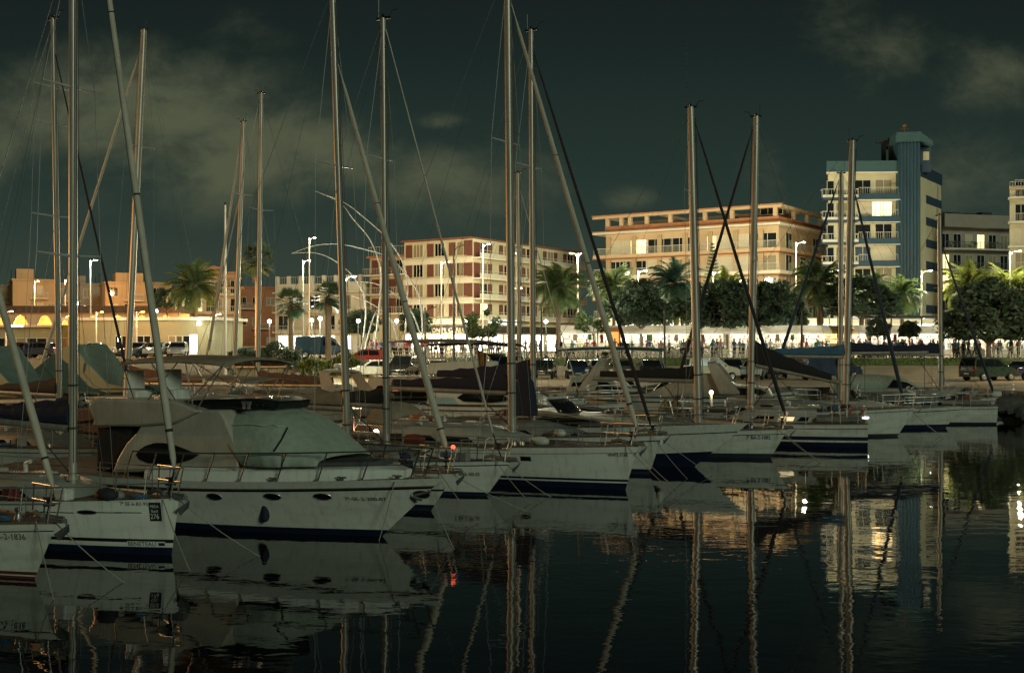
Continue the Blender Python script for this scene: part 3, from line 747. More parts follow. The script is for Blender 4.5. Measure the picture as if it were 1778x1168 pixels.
    ov = [(236, 789), (240, 781), (249, 774), (264, 769), (280, 769), (300, 773), (322, 781), (343, 790), (330, 798), (305, 805), (280, 806), (258, 803), (243, 797)]
    mb = MB(); inner = []; outer = []
    for q in ov:
        v_ = fr.pl(*q, -1.5); inner.append(Vector((v_.x, -wid(v_.x, v_.z) - .022, v_.z))); outer.append(Vector((v_.x, -wid(v_.x, v_.z) + .03, v_.z)))
    mb.loft([inner, outer], 0); mb.build('side_window', [GLASSD], root)
    mb = MB(); mb.add([(v_.x, -v_.y, v_.z) for v_ in inner] , [list(range(len(inner)))]); mb.build('side_window', [GLASSD], root)
    # flybridge coaming, screen, seats, bimini
    fw = lambda x, z: 1.42 - .10 * max(0, z - 2.6)
    mb = MB(); mb.prism(Q([(157, 741), (160, 729), (153, 716), (150, 703), (154, 695), (168, 691), (240, 694), (300, 696), (340, 714), (300, 735), (235, 741)], -1.45), 0, 0, 0, w=fw)
    fly = mb.build('flybridge', [CREAM], root, bevel=.06, smooth=40)
    mb = MB(); mb.prism(Q([(286, 713), (300, 697), (360, 693), (420, 693), (452, 699), (444, 714)], -1.2), 0, 0, 0, w=lambda x, z: (1.28 - .12 * max(0, z - 2.5)) * (1 - .62 * min(1, max(0, (x - xf + 1.1) / 2.4)))); mb.build('fly_screen', [GLASSD], root, bevel=.04)
    hn = MB(); c = fr.pl(424, 706, -1.0)
    for d in (0, .14): hn.lathe([(.03, 0), (.045, .02), (.03, .05), (.07, .16), (.075, .17)], 10, 0, (c.x + d, -1.0, c.z - .05))
    hn.build('horn', [STEEL], root)
    mb = MB()
    for q in ((247, 666), (312, 664)):
        c = fr.pl(*q, -.4); mb.bx(c.x - .18, c.x + .18, -.75, -.2, c.z - .6, c.z - .15); mb.bx(c.x - .22, c.x - .1, -.75, -.2, c.z - .2, c.z + .32)
        o = mb.build('helm_seat', [WHITE], root, bevel=.05); mb = MB()
    a = fr.pl(203, 629, -1.2); b = fr.pl(392, 631, -1.2); rings = []
    for i in range(9):
        k = i / 8; x = a.x + (b.x - a.x) * k; z = a.z + (b.z - a.z) * k + .08 * sin(pi * k) ** .7
        rings.append([Vector((x, 1.15 * q, z + .10 * (1 - q * q) - .05 * abs(q) ** 5)) for q in (-1, -.8, -.5, 0, .5, .8, 1)])
    mb = MB(); mb.loft(rings, 0, caps=False, closed=False); bi = mb.build('bimini', [CANVT], root, smooth=60); s_ = bi.modifiers.new('s', 'SOLIDIFY'); s_.thickness = .035
    fl = fr.pl(260, 694, -1.2)
    for s_ in (-1, 1):
        fm = MB()
        for (k0, px2, py2) in ((.02, 238, 692), (.02, 302, 694), (.3, 310, 694), (.55, 262, 694), (.62, 340, 700), (.97, 330, 700), (.97, 350, 706)):
            x = a.x + (b.x - a.x) * k0; q = fr.pl(px2, py2, -1.2)
            fm.tube([(x, s_ * 1.12, a.z + .02), (q.x, s_ * 1.3, q.z)], .016, 5)
        fm.build('bimini_frame', [STEEL], root)
    rl = []
    for s_ in (-1, 1):
        pts = []
        for i in range(6): q = fr.pl(165 + i * 22, 690 - (6 if i < 5 else 0), -1.3); pts.append(Vector((q.x, s_ * 1.35, q.z + .12)))
        MB().tube(pts, .018, 5).build('fly_rail', [STEEL], root)
    # cockpit curtains and ladder under the overhang
    mb = MB(); mb.prism(Q([(165, 742), (224, 742), (206, 812), (165, 818)], -1.3), 0, 0, 0, w=lambda x, z: 1.25); mb.build('cockpit_curtain', [CANVK], root, bevel=.03)
    # handrail with slanted stanchions
    mb = MB()
    for s_ in (-1, 1):
        top = []; mid = []
        for i in range(9):
            t = .045 + .52 * i / 8; z = H.zd(t); y = max(.12, H.hb(t, z) - .08); x = H.x(t, z); up = .62
            if i == 0: top.append(Vector((x + .05, s_ * y * .6, z + up - .12)))
            q = Vector((x + .25, s_ * (y - .02), z + up)); top.append(q); mid.append(Vector((x + .12, s_ * (y - .01), z + up * .5)))
            mb.tube([Vector((x, s_ * y, z - .02)), q], .016, 6, 0); mb.tube([Vector((x, s_ * y, z - .02)), Vector((x, s_ * y, z + .05))], .032, 6, 1)
        mb.tube(top, .017, 6, 0); mb.tube(mid, .010, 5, 0)
    mb.build('handrail', [M('dull_steel', (.16, .15, .13), .3, .8, var=.2), GOLDR], root)
    x, z = H.at(fr, 450, 865); q = H.pt(x, .28, .13); fender(root, q, .09, .92, CANVN, .45)
    cl = MB()
    for px in (688, 590, 470):
        x, z = H.at(fr, px, 834); q = H.pt(x, H.zd(H.t_of(x, 1.2)) + .03, -.08); cl.tube([q + Vector((-.12, 0, .04)), q + Vector((.12, 0, .04))], .018, 5); cl.bx(q.x - .05, q.x + .05, q.y - .02, q.y + .02, q.z - .04, q.z + .04)
    cl.build('cleat', [STEEL], root)
    mo = MB()
    x, z = H.at(fr, 686, 836); a = H.pt(x, z, .02); b = H.pt(x - .4, 0, .5); b.z = -.05
    mo.tube(pline(fr, a, b, .04), .011, 5); mo.tube(pline(fr, Vector((1.2, 0, 1.2)), Vector((2.3, -.6, -.05)), .06), .011, 5)
    mo.build('mooring_line', [ROPE], root)
    return root
yacht()

# ---------------------------------------------------------------- other motor boats
def cruiser(label, px, D, head, L, B, fb, fs, rake, house, wmax=.72, mats=(None, None), rows=None, cover=None, screen=True, arch=None, fly=None, bimini=None, cat='motor boat', name='motor_boat', group='motor boats berthed behind the front row', rails=True, win=None, fend=True):
    """house: side profile (fraction of the length from the bow, height over the deck)"""
    fr = Frame(px, D, head); H = Hull(L, B, fb, fs, rake, fine=.52, flare=1.15, wl=.86, tr=.1)
    root = thing(name, label, cat, fr.o, fr.rz, group)
    hm, sm_ = mats[0] or WHITE, mats[1] or CREAM
    hull = H.build(root, rows or [('d', -.02, 0), ('d', .16, 2), ('d', .22, 0), ('w', .22, 3), ('w', -.45, 3)], [hm, BLACKP, GLASSD, NAVY, ANTI])
    zd = lambda t: H.zd(t) - .05
    pts = [(-L * u_, zd(u_) + h) for u_, h in house]
    zmin = min(z for x, z in pts); zmax = max(z for x, z in pts); u0 = min(u_ for u_, h in house)
    def wid(x, z):
        t = min(max(-x / L, 0), 1); return max(.05, (H.hb(t, H.zd(t)) if t < .5 else B / 2) * wmax) * (1 - .16 * (z - zmin) / max(.3, zmax - zmin))
    def wid2(x, z): return wid(x, z)
    mb = MB(); mb.prism(pts, 0, 0, 0, w=wid2)
    hs = mb.build('cover' if cover else 'cabin', [cover or sm_], root, bevel=.07, smooth=45)
    if win and not cover:
        for wpts in win:
            for s_ in (-1, 1):
                a = [Vector((-L * u_, s_ * (wid(-L * u_, zd(u_) + h) + .015), zd(u_) + h)) for u_, h in wpts]
                b = [q + Vector((0, -s_ * .05, 0)) for q in a]
                m_ = MB(); m_.loft([a, b], 0); m_.build('window', [GLASSD], hs)
    if cover:
        rp = MB()
        for u_ in (.25, .42, .6, .78):
            t = u_; 
            for s_ in (-1, 1):
                rp.tube([(-L * u_, s_ * wid(-L * u_, zd(t) + .25), zd(t) + .3), (-L * u_ - .1, s_ * H.hb(t, .7), .55)], .012, 4)
        rp.build('tie_rope', [ROPED], root)
    if screen and not cover:
        u_, h = screen if isinstance(screen, tuple) else (house[0][0] + .12, .4)
        x = -L * u_; z = zd(u_) + h; w_ = wid(x, z) * .92; g = MB()
        r0 = [Vector((x + .5 * cos(a) * .6, w_ * sin(a), z)) for a in [(-.5 + i / 8) * pi for i in range(9)]]
        r1 = [q + Vector((-.55, -q.y * .12, .48)) for q in r0]
        g.loft([r0, r1], 0, caps=False, closed=False); go = g.build('windscreen', [GLASSD], root, smooth=60); s2 = go.modifiers.new('s', 'SOLIDIFY'); s2.thickness = .03
        g = MB(); g.tube(r1, .022, 5); g.build('screen_frame', [STEEL], root)
    if arch:
        u_, h, lean = arch; x = -L * u_; z0 = zd(u_) + .3; b = B * .40; ar = MB()
        rings = []
        for (y, z, dx) in ((-b, z0, 0), (-b * .97, z0 + h * .55, lean * .55), (-b * .8, z0 + h * .95, lean * .95), (-b * .5, z0 + h, lean), (b * .5, z0 + h, lean), (b * .8, z0 + h * .95, lean * .95), (b * .97, z0 + h * .55, lean * .55), (b, z0, 0)):
            k = .75 - .42 * (z - z0) / h; up = .09
            rings.append([Vector((x + dx - k, y, z - up * .2)), Vector((x + dx + k * .3, y, z - up * .2)), Vector((x + dx + k * .3, y * .97, z + up)), Vector((x + dx - k, y * .97, z + up))])
        ar.loft(rings, 0); ar.build('radar_arch', [sm_], root, smooth=40)
        ra = MB(); ra.lathe([(.05, 0), (.05, .12), (.24, .14), (.26, .22), (.22, .30), (.02, .33)], 12, 0, (x + lean - .2, 0, z0 + h)); ra.tube([(x + lean - .2, b * .5, z0 + h), (x + lean - .6, b * .5, z0 + h + 1.3)], .01, 4)
        ra.build('radar', [WHITE], root, smooth=50)
    if fly:
        pf = [(-L * u_, zd(.5) + h) for u_, h in fly]; m_ = MB(); m_.prism(pf, 0, 0, 0, w=lambda x, z: B * .38 - .06 * (z - zd(.5))); m_.build('flybridge', [sm_], root, bevel=.06, smooth=40)
        m_ = MB(); a, b = pf[0], pf[1]
    if bimini:
        u0_, u1_, h, bm_, nm = bimini; rg = []
        for i in range(8):
            k = i / 7; u_ = u0_ + (u1_ - u0_) * k; rg.append([Vector((-L * u_, B * .42 * q, zd(.6) + h + .1 * sin(pi * k) + .15 * (1 - q * q))) for q in (-1, -.7, 0, .7, 1)])
        m_ = MB(); m_.loft(rg, 0, caps=False, closed=False); o = m_.build('bimini', [bm_], root, smooth=60); s2 = o.modifiers.new('s', 'SOLIDIFY'); s2.thickness = .03
        m_ = MB()
        for s_ in (-1, 1):
            for k, d in ((.05, .4), (.5, 0), (.5, .35), (.95, -.3)):
                u_ = u0_ + (u1_ - u0_) * k; m_.tube([(-L * u_, s_ * B * .42, zd(.6) + h), (-L * (u_) + d * 1.5, s_ * B * .43, zd(.7) + nm)], .015, 5)
        m_.build('bimini_frame', [STEEL], root)
    if rails and not cover:
        pulpit(root, H, .3, .55, .15)
    if fend:
        for u_ in (.35, .65):
            z = .35; fender(root, (-L * u_, -(H.hb(u_, .5) + .12), z), .10, .5, random.choice([FENDW, CANVN, FENDW]), .45)
    BOATS.append((root, fr, H))
    return root, fr, H, hull
CAB = [(.24, .05), (.30, .25), (.40, .42), (.52, .95), (.60, 1.0), (.80, .95), (.84, .75), (.86, .05)]
LOW = [(.20, .03), (.28, .20), (.42, .40), (.52, .45), (.60, .40), (.90, .35), (.95, .05)]
COV = [(.02, .06), (.25, .28), (.42, .75), (.55, 1.15), (.68, 1.05), (.85, .70), (.97, .45), (.985, .0)]
WIN = [[(.44, .42), (.52, .78), (.62, .82), (.66, .45)], [(.68, .45), (.67, .8), (.78, .78), (.80, .5)]]
OVAL = [[(.40, .35), (.46, .62), (.55, .72), (.66, .68), (.70, .45), (.66, .28), (.50, .26)]]
# G: white cruiser with the navy wedge
r, fr, H, hu = cruiser('white motor cruiser with a navy bow wedge beside the largest sailboat', 1205, 39.5, -26, 10.0, 3.3, 1.55, 1.25, 1.9,
    [(.16, .05), (.24, .2), (.40, .42), (.52, .62), (.60, .62), (.62, .3), (.94, .25), (.96, 0)], rows=[('d', -.02, 0), ('d', .30, 2), ('d', .335, 0), ('d', 1.0, 3), ('w', .12, 3), ('w', -.45, 3)], screen=(.46, .5), group=None, win=[[(.30, .18), (.40, .32), (.52, .42), (.56, .2)]])
fender(r, H.pt(-.95, .72, .14), .12, .62, FENDW, .5)
cruiser('flybridge yacht with a large oval black window and blue canvas over its windscreen', 1040, 52.5, -26, 9.5, 3.8, 1.5, 1.3, 1.4, [(.22, .05), (.30, .3), (.42, .75), (.50, 1.45), (.62, 1.55), (.84, 1.5), (.86, 1.2), (.88, .05)],
    fly=[(.46, 1.5), (.50, 2.15), (.56, 2.2), (.86, 2.05), (.90, 1.5)], win=OVAL + [[(.44, .9), (.50, 1.35), (.58, 1.38), (.60, .95)]], mats=(WHITE, WHITE), screen=(.5, 2.0), name='motor_yacht')
cruiser('cream motor yacht with a tan awning and dark wraparound windows at centre', 905, 58.4, -26, 10, 3.7, 1.5, 1.3, 1.3, [(.22, .05), (.32, .35), (.46, 1.2), (.60, 1.3), (.84, 1.25), (.88, .05)], win=WIN + OVAL, mats=(WHITE2, CREAM),
    bimini=(.2, .75, 3.0, CANVT, 1.2), name='motor_yacht')
cruiser('motor yacht with a forward leaning radar arch and long dark windscreen', 1174, 67.3, -10, 7.6, 3.3, 1.5, 1.25, 1.4, [(.20, .05), (.30, .3), (.44, .6), (.54, 1.25), (.66, 1.3), (.80, 1.1), (.84, .05)], arch=(.64, 1.9, .9), win=WIN + OVAL, name='motor_yacht', bimini=(.1, .9, 2.6, M('teal_canvas', (.02, .07, .07), .8, var=.3), .9))
cruiser('rounded stern motor yacht with a leaning arch and one long black side window', 1050, 61, 166, 8.8, 3.5, 1.45, 1.5, 1.2, [(.20, .05), (.30, .4), (.44, .95), (.54, 1.25), (.66, 1.3), (.78, .7), (.96, .55), (.99, .05)], arch=(.72, 1.5, .8), win=[[(.70, .35), (.72, .62), (.92, .5), (.96, .28), (.9, .15)]], name='motor_yacht')
cruiser('low motor boat under a black cover with pale hull just past the navy sail bag', 1130, 48.5, -24, 7.2, 2.7, 1.2, 1.0, .8, [(.05, .02), (.2, .25), (.4, .5), (.6, .55), (.9, .4), (.97, 0)], cover=CANVK, mats=(WHITE2, None))
cruiser('motor boat under a smooth green tarpaulin at the far left', 95, 56, -38, 9.5, 3.4, 1.6, 1.4, 1.0, [(u_, h * 2.4) for u_, h in COV], cover=TARP, mats=(WHITE2, None))
cruiser('tall motor boat wrapped in grey green tarpaulin behind the twin left masts', 262, 58, -34, 9.0, 3.5, 1.7, 1.5, 1.0, [(u_, h * 2.4) for u_, h in COV], cover=M('faded_tarpaulin', (.20, .25, .20), .65, var=.14, scale=2, bump=.4), mats=(WHITE2, None))
cruiser('small motor boat with a teal cover in front of the pale clubhouse', 345, 63, -30, 7.5, 2.8, 1.5, 1.3, .8, COV, cover=M('teal_cover', (.03, .10, .10), .7, var=.3, bump=.3), mats=(WHITE, None))
cruiser('motor boat carrying a dark blue bimini before the clubhouse', 300, 68, -25, 7.5, 2.8, 1.4, 1.2, .8, LOW, bimini=(.3, .85, 2.3, CANVN, .5), screen=(.4, .4))
cruiser('motor boat with a wing shaped cream radar arch left of the twin centre masts', 436, 51.7, 150, 9.5, 3.2, 1.4, 1.2, 1.1, LOW, arch=(.60, 1.6, .9), screen=(.42, .45), mats=(WHITE2, CREAM), rails=False)
cruiser('motor boat with a long tan awning spread over its cockpit', 189, 46.8, 150, 9.0, 3.2, 1.3, 1.1, 1.0, LOW, bimini=(.35, 1.0, 1.75, CANVT, .4), screen=(.36, .4), mats=(WHITE2, CREAM))
cruiser('dark hulled motor boat with brown canvas hood behind the motor yacht', 29, 43, 150, 8.2, 2.9, 1.25, 1.05, .9, [(.1, .02), (.3, .3), (.45, .9), (.6, 1.0), (.9, .9), (.95, .1)], cover=CANVB, mats=(M('dark_hull', (.02, .025, .035), .3, var=.2), None))
cruiser('motor boat with a light grey canvas hood behind the farthest right sailboat', 1672, 67.9, -6, 8.0, 2.6, 1.45, 1.2, .9, [(.15, .05), (.3, .3), (.42, .9), (.55, 1.2), (.75, 1.25), (.92, .9), (.95, .1)], mats=(WHITE2, CANVG), screen=False, win=[[(.34, .35), (.42, .75), (.52, .95), (.56, .5)]], group=None)
cruiser('motor boat with a greenish cover behind the stern out sailboat', 1360, 67.0, -4, 8.6, 3.1, 1.45, 1.25, .9, COV, cover=M('olive_cover', (.07, .09, .05), .75, var=.3, bump=.3), mats=(WHITE2, None))
cruiser('white motor boat with a crowded bow rail just right of the lit porthole hull', 1642, 57.5, -8, 8.6, 3.0, 1.1, 1.0, .75, LOW, rows=[('d', -.02, 0), ('d', .16, 1), ('d', .2, 0), ('w', .2, 5), ('w', -.45, 5)][:2] + [('d', .2, 0), ('w', .2, 3), ('w', -.45, 3)], screen=(.5, .5), mats=(WHITE2, CREAM), group=None)
cruiser('motor boat with a sloping navy bimini rising to the right', 960, 61.5, -22, 8.5, 3.0, 1.45, 1.25, 1.0, CAB, win=WIN, bimini=(.25, .85, 2.9, CANVN, 1.0))
cruiser('motor boat with a tan hood and cluttered stern behind the flybridge yacht bimini', 320, 49.2, 150, 8.8, 3.0, 1.35, 1.15, .9, [(.15, .05), (.3, .3), (.42, .9), (.55, 1.3), (.75, 1.35), (.92, 1.0), (.95, .1)], mats=(WHITE2, CANVT), win=WIN, screen=False, rails=False)
cruiser('white cabin boat with black windows moored left of the hedge palms', 401, 61.5, 150, 8.8, 3.0, 1.5, 1.3, 1.0, [(.22, .05), (.32, .3), (.46, .85), (.60, 1.0), (.84, .95), (.88, .05)], win=WIN + OVAL, mats=(WHITE, CREAM), rails=False)
# more sailboats, farther in and moored both ways
MID = 'sailing boats on the far side of the pontoon'
RW = std_rows(.16, .03, .14, .08); RM = [WHITE2, TEAK, NAVY, NAVY, ANTI]
sailboat('sailboat whose orange lit boom and mast stand just left of the nearest thick mast', 241, 35.2, -30, 9.4, 3.1, 1.1, 1.0, .4, RW, RM, mast=(104, 92, 32), mr=.085, roll=(95, .04, ROLLK), boom=(3.6, 2.55, CANVK, .5, .15), spread=(152, 216, 376), group=MID, moor=False)
sailboat('sailboat with a leaning mast, black sail bag and brown boom cover', 131, 57.4, 150, 10, 3.3, 1.2, 1.1, .4, RW, RM, mast=(219, 250, 52), mr=.165, roll=(85, .08, ROLLW, 72, 632), boom=(5.0, 2.3, CANVB, .8, .3), spread=(255,), group=MID, moor=False)
sailboat('sailboat with a slim pale mast and brown boom cover just left of the short palm', 345, 58, 150, 9.6, 3.2, 1.2, 1.1, .4, RW, RM, mast=(447, 454, 162), mr=.11, roll=(172, .03, ROLLW), boom=(4.8, 2.2, CANVB, .65, .3), spread=(365,), group=MID, moor=False)
sailboat('sailboat with a shorter leaning mast in front of the hedge', 325, 66.5, 150, 8.6, 3.0, 1.2, 1.1, .3, RW, RM, mast=(405, 423, 211), mr=.13, roll=(235, .08, ROLLW, 362, 610), boom=(3.8, 2.9, CANVK, .6, .2), spread=(338,), group=MID, moor=False)
sailboat('sailboat with a short mast cluttered with gear behind the thick central mast', 1001, 64.9, -22, 8.4, 2.9, 1.2, 1.1, .4, RW, RM, mast=(903, 899, 300), mr=.12, roll=(330, .03, ROLLW), boom=(3.5, 2.9, CANVN, .5, .2), spread=(430,), group=MID, moor=False)

# Spanish flag on a staff
t = thing('flag', 'red and yellow flag hanging from a slanted staff at a yacht stern', 'flag', P(836, 672, 43.5)); t.scale = (.8, .8, .95)
fm = MB(); a = Vector((0, 0, 0)); fm.tube([a, Vector((-.25, 0, 1.6))], .02, 6); fm.build('staff', [ALU2], t)
for k, (m_, x0, x1) in enumerate(((REDC, 0, .12), (YELC, .12, .34), (REDC, .34, .46))):
    fm = MB(); rings = []
    for i in range(9):
        z = 1.5 - 1.15 * i / 8; sq = 1 - .25 * i / 8
        rings.append([Vector((-.22 + .16 * (1.5 - z) + (x0 + (x1 - x0) * q) * sq - .10 * (i / 8), .07 * sin(7 * (x0 + (x1 - x0) * q) + i * .5), z - .35 * (x0 + (x1 - x0) * q))) for q in (0, .25, .5, .75, 1)])
    fm.loft(rings, 0, caps=False, closed=False); o = fm.build('band', [m_], t, smooth=60); s_ = o.modifiers.new('s', 'SOLIDIFY'); s_.thickness = .01
# pontoon
pm = MB(); A = Vector((-25.5, 17.5, 0)); B_ = Vector((-7.6, 41.2, 0)); d = (B_ - A).normalized(); n_ = Vector((-d.y, d.x, 0))
rings = [[A + n_ * a + Vector((0, 0, z)) for a, z in ((-1, -.1), (1, -.1), (1, .45), (-1, .45))], [B_ + n_ * a + Vector((0, 0, z)) for a, z in ((-1, -.1), (1, -.1), (1, .45), (-1, .45))]]
pm.loft(rings, 0)
root = tag(pm.build('pontoon', [M('pontoon_planks', (.20, .15, .10), .8, var=.35, scale=3, streak=(4, 4, 1))]), 'long timber walkway pontoon between the two rows of boats', 'pontoon')
# deck lamps on the pontoon and lit boat lanterns
def pontoon_lamp(px, py, D, label, power, col, rz=0):
    p = P(px, py, D); t = thing('pontoon_lamp', label, 'lamp', (p.x, p.y, .44), 0, 'low service lamps on the pontoon')
    h = p.z - .44; b = MB(); b.lathe([(.12, 0), (.12, .03), (.08, .05), (.07, h - .12), (.09, h - .10), (.09, h - .08)], 10); b.build('post', [ALU2], t, smooth=40)
    b = MB(); b.ball((0, 0, h), .10, 10); b.build('lamp_globe', [M('lamp_glow_%d' % power, col, .4, emit=power)], t, smooth=90)
    point_light('lamp_light', t, (0, -.25, h + .05), power * 3.0, col, .12)
pontoon_lamp(1235, 681, 54, 'bright white service lamp beside the leaning mast boats', 9, (1, .85, .55))
pontoon_lamp(300, 683, 36, 'warm dim service lamp behind the motor yacht flybridge', 8, (1, .55, .25))
pontoon_lamp(653, 750, 39, 'glowing orange service lamp between the twin masts', 9, (1, .30, .10))

# ---------------------------------------------------------------- buildings
WCREAM = M('cream_render', (.50, .46, .31), .85, var=.14, scale=.35, streak=(1, 1, .4))
WPEACH = M('peach_render', (.50, .36, .22), .85, var=.14, scale=.35, streak=(1, 1, .4))
WTERRA = M('terracotta_band', (.36, .16, .075), .85, var=.2, scale=.5)
WGREY = M('grey_render', (.30, .27, .22), .85, var=.15, scale=.4)
WWHITE = M('white_render', (.60, .57, .47), .85, var=.12, scale=.4, streak=(1, 1, .4))
WSAND = M('sand_render', (.42, .31, .18), .85, var=.18, scale=.3, streak=(1, 1, .4))
SHUT = M('oxblood_shutter', (.13, .045, .032), .6, var=.25, scale=3, streak=(1, 1, 14))
FRAMEW = M('window_frame', (.55, .52, .42), .5, var=.08)
PANE = M('window_pane', (.012, .015, .016), .06, var=0)
CURT = M('curtained_pane', (.22, .18, .11), .5, var=.35, scale=4, streak=(14, 1, .6))
BLIND = M('roller_blind', (.52, .46, .34), .7, var=.1, scale=2, streak=(1, 1, 20))
LITP = M('lit_window', (1, .78, .42), .4, emit=1.6)
RAILM = M('balcony_railing', (.50, .48, .40), .5, .1, var=.15)
BLUEC = M('blue_cladding', (.010, .042, .068), .55, var=.25, scale=.5, streak=(1, 1, .2))
TEALB = M('teal_parapet', (.03, .075, .085), .6, var=.15)
DBLUE = M('dark_blue_panel', (.018, .04, .075), .6, var=.2)
ROOFT = M('roof_tile', (.18, .07, .04), .85, var=.3)
PLANTM = M('balcony_plant', (.03, .06, .02), .9, var=.4)
GLASSB = M('balcony_glass', (.30, .34, .28), .25, var=.15)
_wc = {}
def winmesh(w, h, mul):
    k = (round(w, 2), round(h, 2), mul)
    if k not in _wc:
        f = MB(); t = .06
        f.bx(-w / 2, w / 2, -.07, 0, 0, t); f.bx(-w / 2, w / 2, -.07, 0, h - t, h)
        for i in range(mul + 1):
            x = -w / 2 + (w - t) * i / mul; f.bx(x, x + t, -.065, 0, t, h - t)
        f.bx(-w / 2 - .08, w / 2 + .08, -.12, 0, -.06, 0)
        p = MB(); p.bx(-w / 2 + .03, w / 2 - .03, -.03, -.01, .03, h - .03)
        _wc[k] = (f.mesh('window', FRAMEW), {}, p)
    return _wc[k]
def window(root, x, z, w, h, pane=None, mul=2, y=0):
    fm, cache, p = winmesh(w, h, mul); pane = pane or PANE
    if pane.name not in cache: cache[pane.name] = p.mesh('pane', pane)
    o = ob('window', fm, root, (x, y, z)); ob('pane', cache[pane.name], o)
    return o
_sh = {}
def shutter(root, x, z, w, h, y=-.01, mat=None):
    k = (round(w, 2), round(h, 2), (mat or SHUT).name)
    if k not in _sh:
        b = MB(); b.bx(-w / 2, w / 2, -.07, 0, 0, h)
        for i in range(int(h / .16)): b.bx(-w / 2 + .06, w / 2 - .06, -.095, -.07, .08 + i * .16, .08 + i * .16 + .06)
        _sh[k] = b.mesh('shutter', mat or SHUT)
    return ob('shutter', _sh[k], root, (x, y, z))
def railing(root, x0, x1, y, z, h=.95, n=None, mat=None, solid=0, ends=None):
    b = MB(); b.bx(x0, x1, y - .03, y + .03, z + h - .06, z + h)
    n = n or max(2, int((x1 - x0) / .28))
    for i in range(n + 1):
        x = x0 + (x1 - x0) * i / n; b.bx(x - .015, x + .015, y - .015, y + .015, z + solid, z + h - .06)
    if solid: b.bx(x0, x1, y - .05, y + .05, z, z + solid)
    if ends: 
        for x in (x0, x1): b.bx(x - .03, x + .03, y, y + ends, z + h - .06, z + h); b.bx(x - .02, x + .02, y + ends * .33, y + ends * .36, z, z + h)
    return b.build('railing', [mat or RAILM], root)
class Face:
    """local frame along a facade from A to B (photo column, distance): x along, -y outward, z over the promenade"""
    def __init__(s, pa, da, pb, db, root=None):
        A = Vector((X(pa, da), da, 0)); B_ = Vector((X(pb, db), db, 0)); s.L = (B_ - A).length
        s.fr = Frame(pa, da, math.degrees(atan2(B_.y - A.y, B_.x - A.x))); s.A = A; s.B = B_
    def u(s, px): return s.fr.xat(px)
    def z(s, px, py): return s.fr.pl(px, py, 0).z - PZ
    def empty(s, root, name='facade'): 
        return Matrix.Translation((s.A.x, s.A.y, PZ)) @ Matrix.Rotation(s.fr.rz, 4, 'Z')
def building(name, label, f, cat='building', group=None): return thing(name, label, cat, (f.A.x, f.A.y, PZ), f.fr.rz, group)
def body(root, foot, z0, z1, mat, name='wall', slabmat=None, over=0):
    b = MB(); n = len(foot); b.loft([[Vector((x, y, z)) for x, y in foot] for z in (z0, z1)], 0)
    return b.build(name, [mat], root)
def sub(root, f0, f1):
    """an Empty under root carrying a second facade's frame (its children are parts of root)"""
    M0 = Matrix.Translation((f0.A.x, f0.A.y, PZ)) @ Matrix.Rotation(f0.fr.rz, 4, 'Z'); M1 = Matrix.Translation((f1.A.x, f1.A.y, PZ)) @ Matrix.Rotation(f1.fr.rz, 4, 'Z')
    return M0.inverted() @ M1
def place(objs, T):
    for o in objs: o.matrix_local = T @ o.matrix_local if hasattr(o, 'matrix_local') else o.matrix_basis
def on(root, T, fn):
    """build parts with fn(root) and carry the new direct children of root into frame T"""
    before = set(root.children); fn(root)
    for o in set(root.children) - before:
        o.matrix_basis = T @ o.matrix_basis

# --- cream building with oxblood shutters
f0 = Face(702, 170, 821, 163); f1 = Face(821, 163, 1008, 190)
T1 = sub(None, f0, f1)
R_ = building('shutter_building', 'cream apartment block with oxblood red shutters and a lit restaurant on its ground floor', f0)
Hh = f0.z(821, 411); L0, L1 = f0.L, f1.L
c1 = T1 @ Vector((L1, 0, 0)); bk = T1 @ Vector((L1, 16, 0))
body(R_, [(0, 0), (L0, 0), (c1.x, c1.y), (bk.x, bk.y), (0, 18)], 0, Hh - .25, WCREAM)
rb = MB(); e0 = T1 @ Vector((L1, -.5, 0)); rb.loft([[Vector((x, y, z)) for x, y in ((-.4, -.5), (L0, -.55), (e0.x, e0.y), (bk.x, bk.y), (-.4, 18))] for z in (Hh - .22, Hh)], 0)
rb.build('roof', [ROOFT], R_)
lev = [Hh - 2.9 * k for k in (1, 2, 3, 4)]
for k, zl in enumerate(lev):
    def left(r, zl=zl, k=k):
        b = MB(); b.bx(-.1, L0 + .05, -.28, -.005, zl - .12, zl + .08); b.bx(-.1, L0, -.12, -.004, zl - .72, zl - .14); b.build('slab_band', [WWHITE], r)
        for i in range(3):
            x = .9 + i * (L0 - 1.6) / 2.75
            shutter(r, x + .05, zl + .35, 1.15, 1.9); window(r, x + 1.75, zl + .35, 1.8, 1.9, (CURT, PANE, CURT, PANE)[(i + k) % 4], 3)
        shutter(r, L0 - .8, zl + .25, 1.5, 2.2)
        shutter(r, L0 - 2.1, zl + .3, .0 + .7, 1.95, mat=CURT)
    left(R_)
    def right(r, zl=zl, k=k):
        b = MB(); b.bx(.05, L1, -1.25, -.005, zl - .16, zl + .04); b.build('balcony_slab', [WWHITE], r)
        b = MB(); b.bx(.05, L1, -1.27, -1.21, zl - .22, zl - .165); b.build('slab_edge', [WTERRA], r)
        railing(r, .1, L1, -1.2, zl + .04, .98, n=int(L1 / .9), mat=RAILM, solid=.62)
        n = 5
        for i in range(n):
            x = 1.0 + i * L1 / n
            shutter(r, x, zl + .1, 1.6 if i == 0 else 1.05, 2.1); window(r, x + 1.75, zl + .08, 1.9, 2.15, (PANE, CURT, PANE, LITP if k == 3 else CURT, PANE)[(i + k) % 5], 2); shutter(r, x + 3.4, zl + .1, 1.05, 2.1)
    on(R_, T1, right)
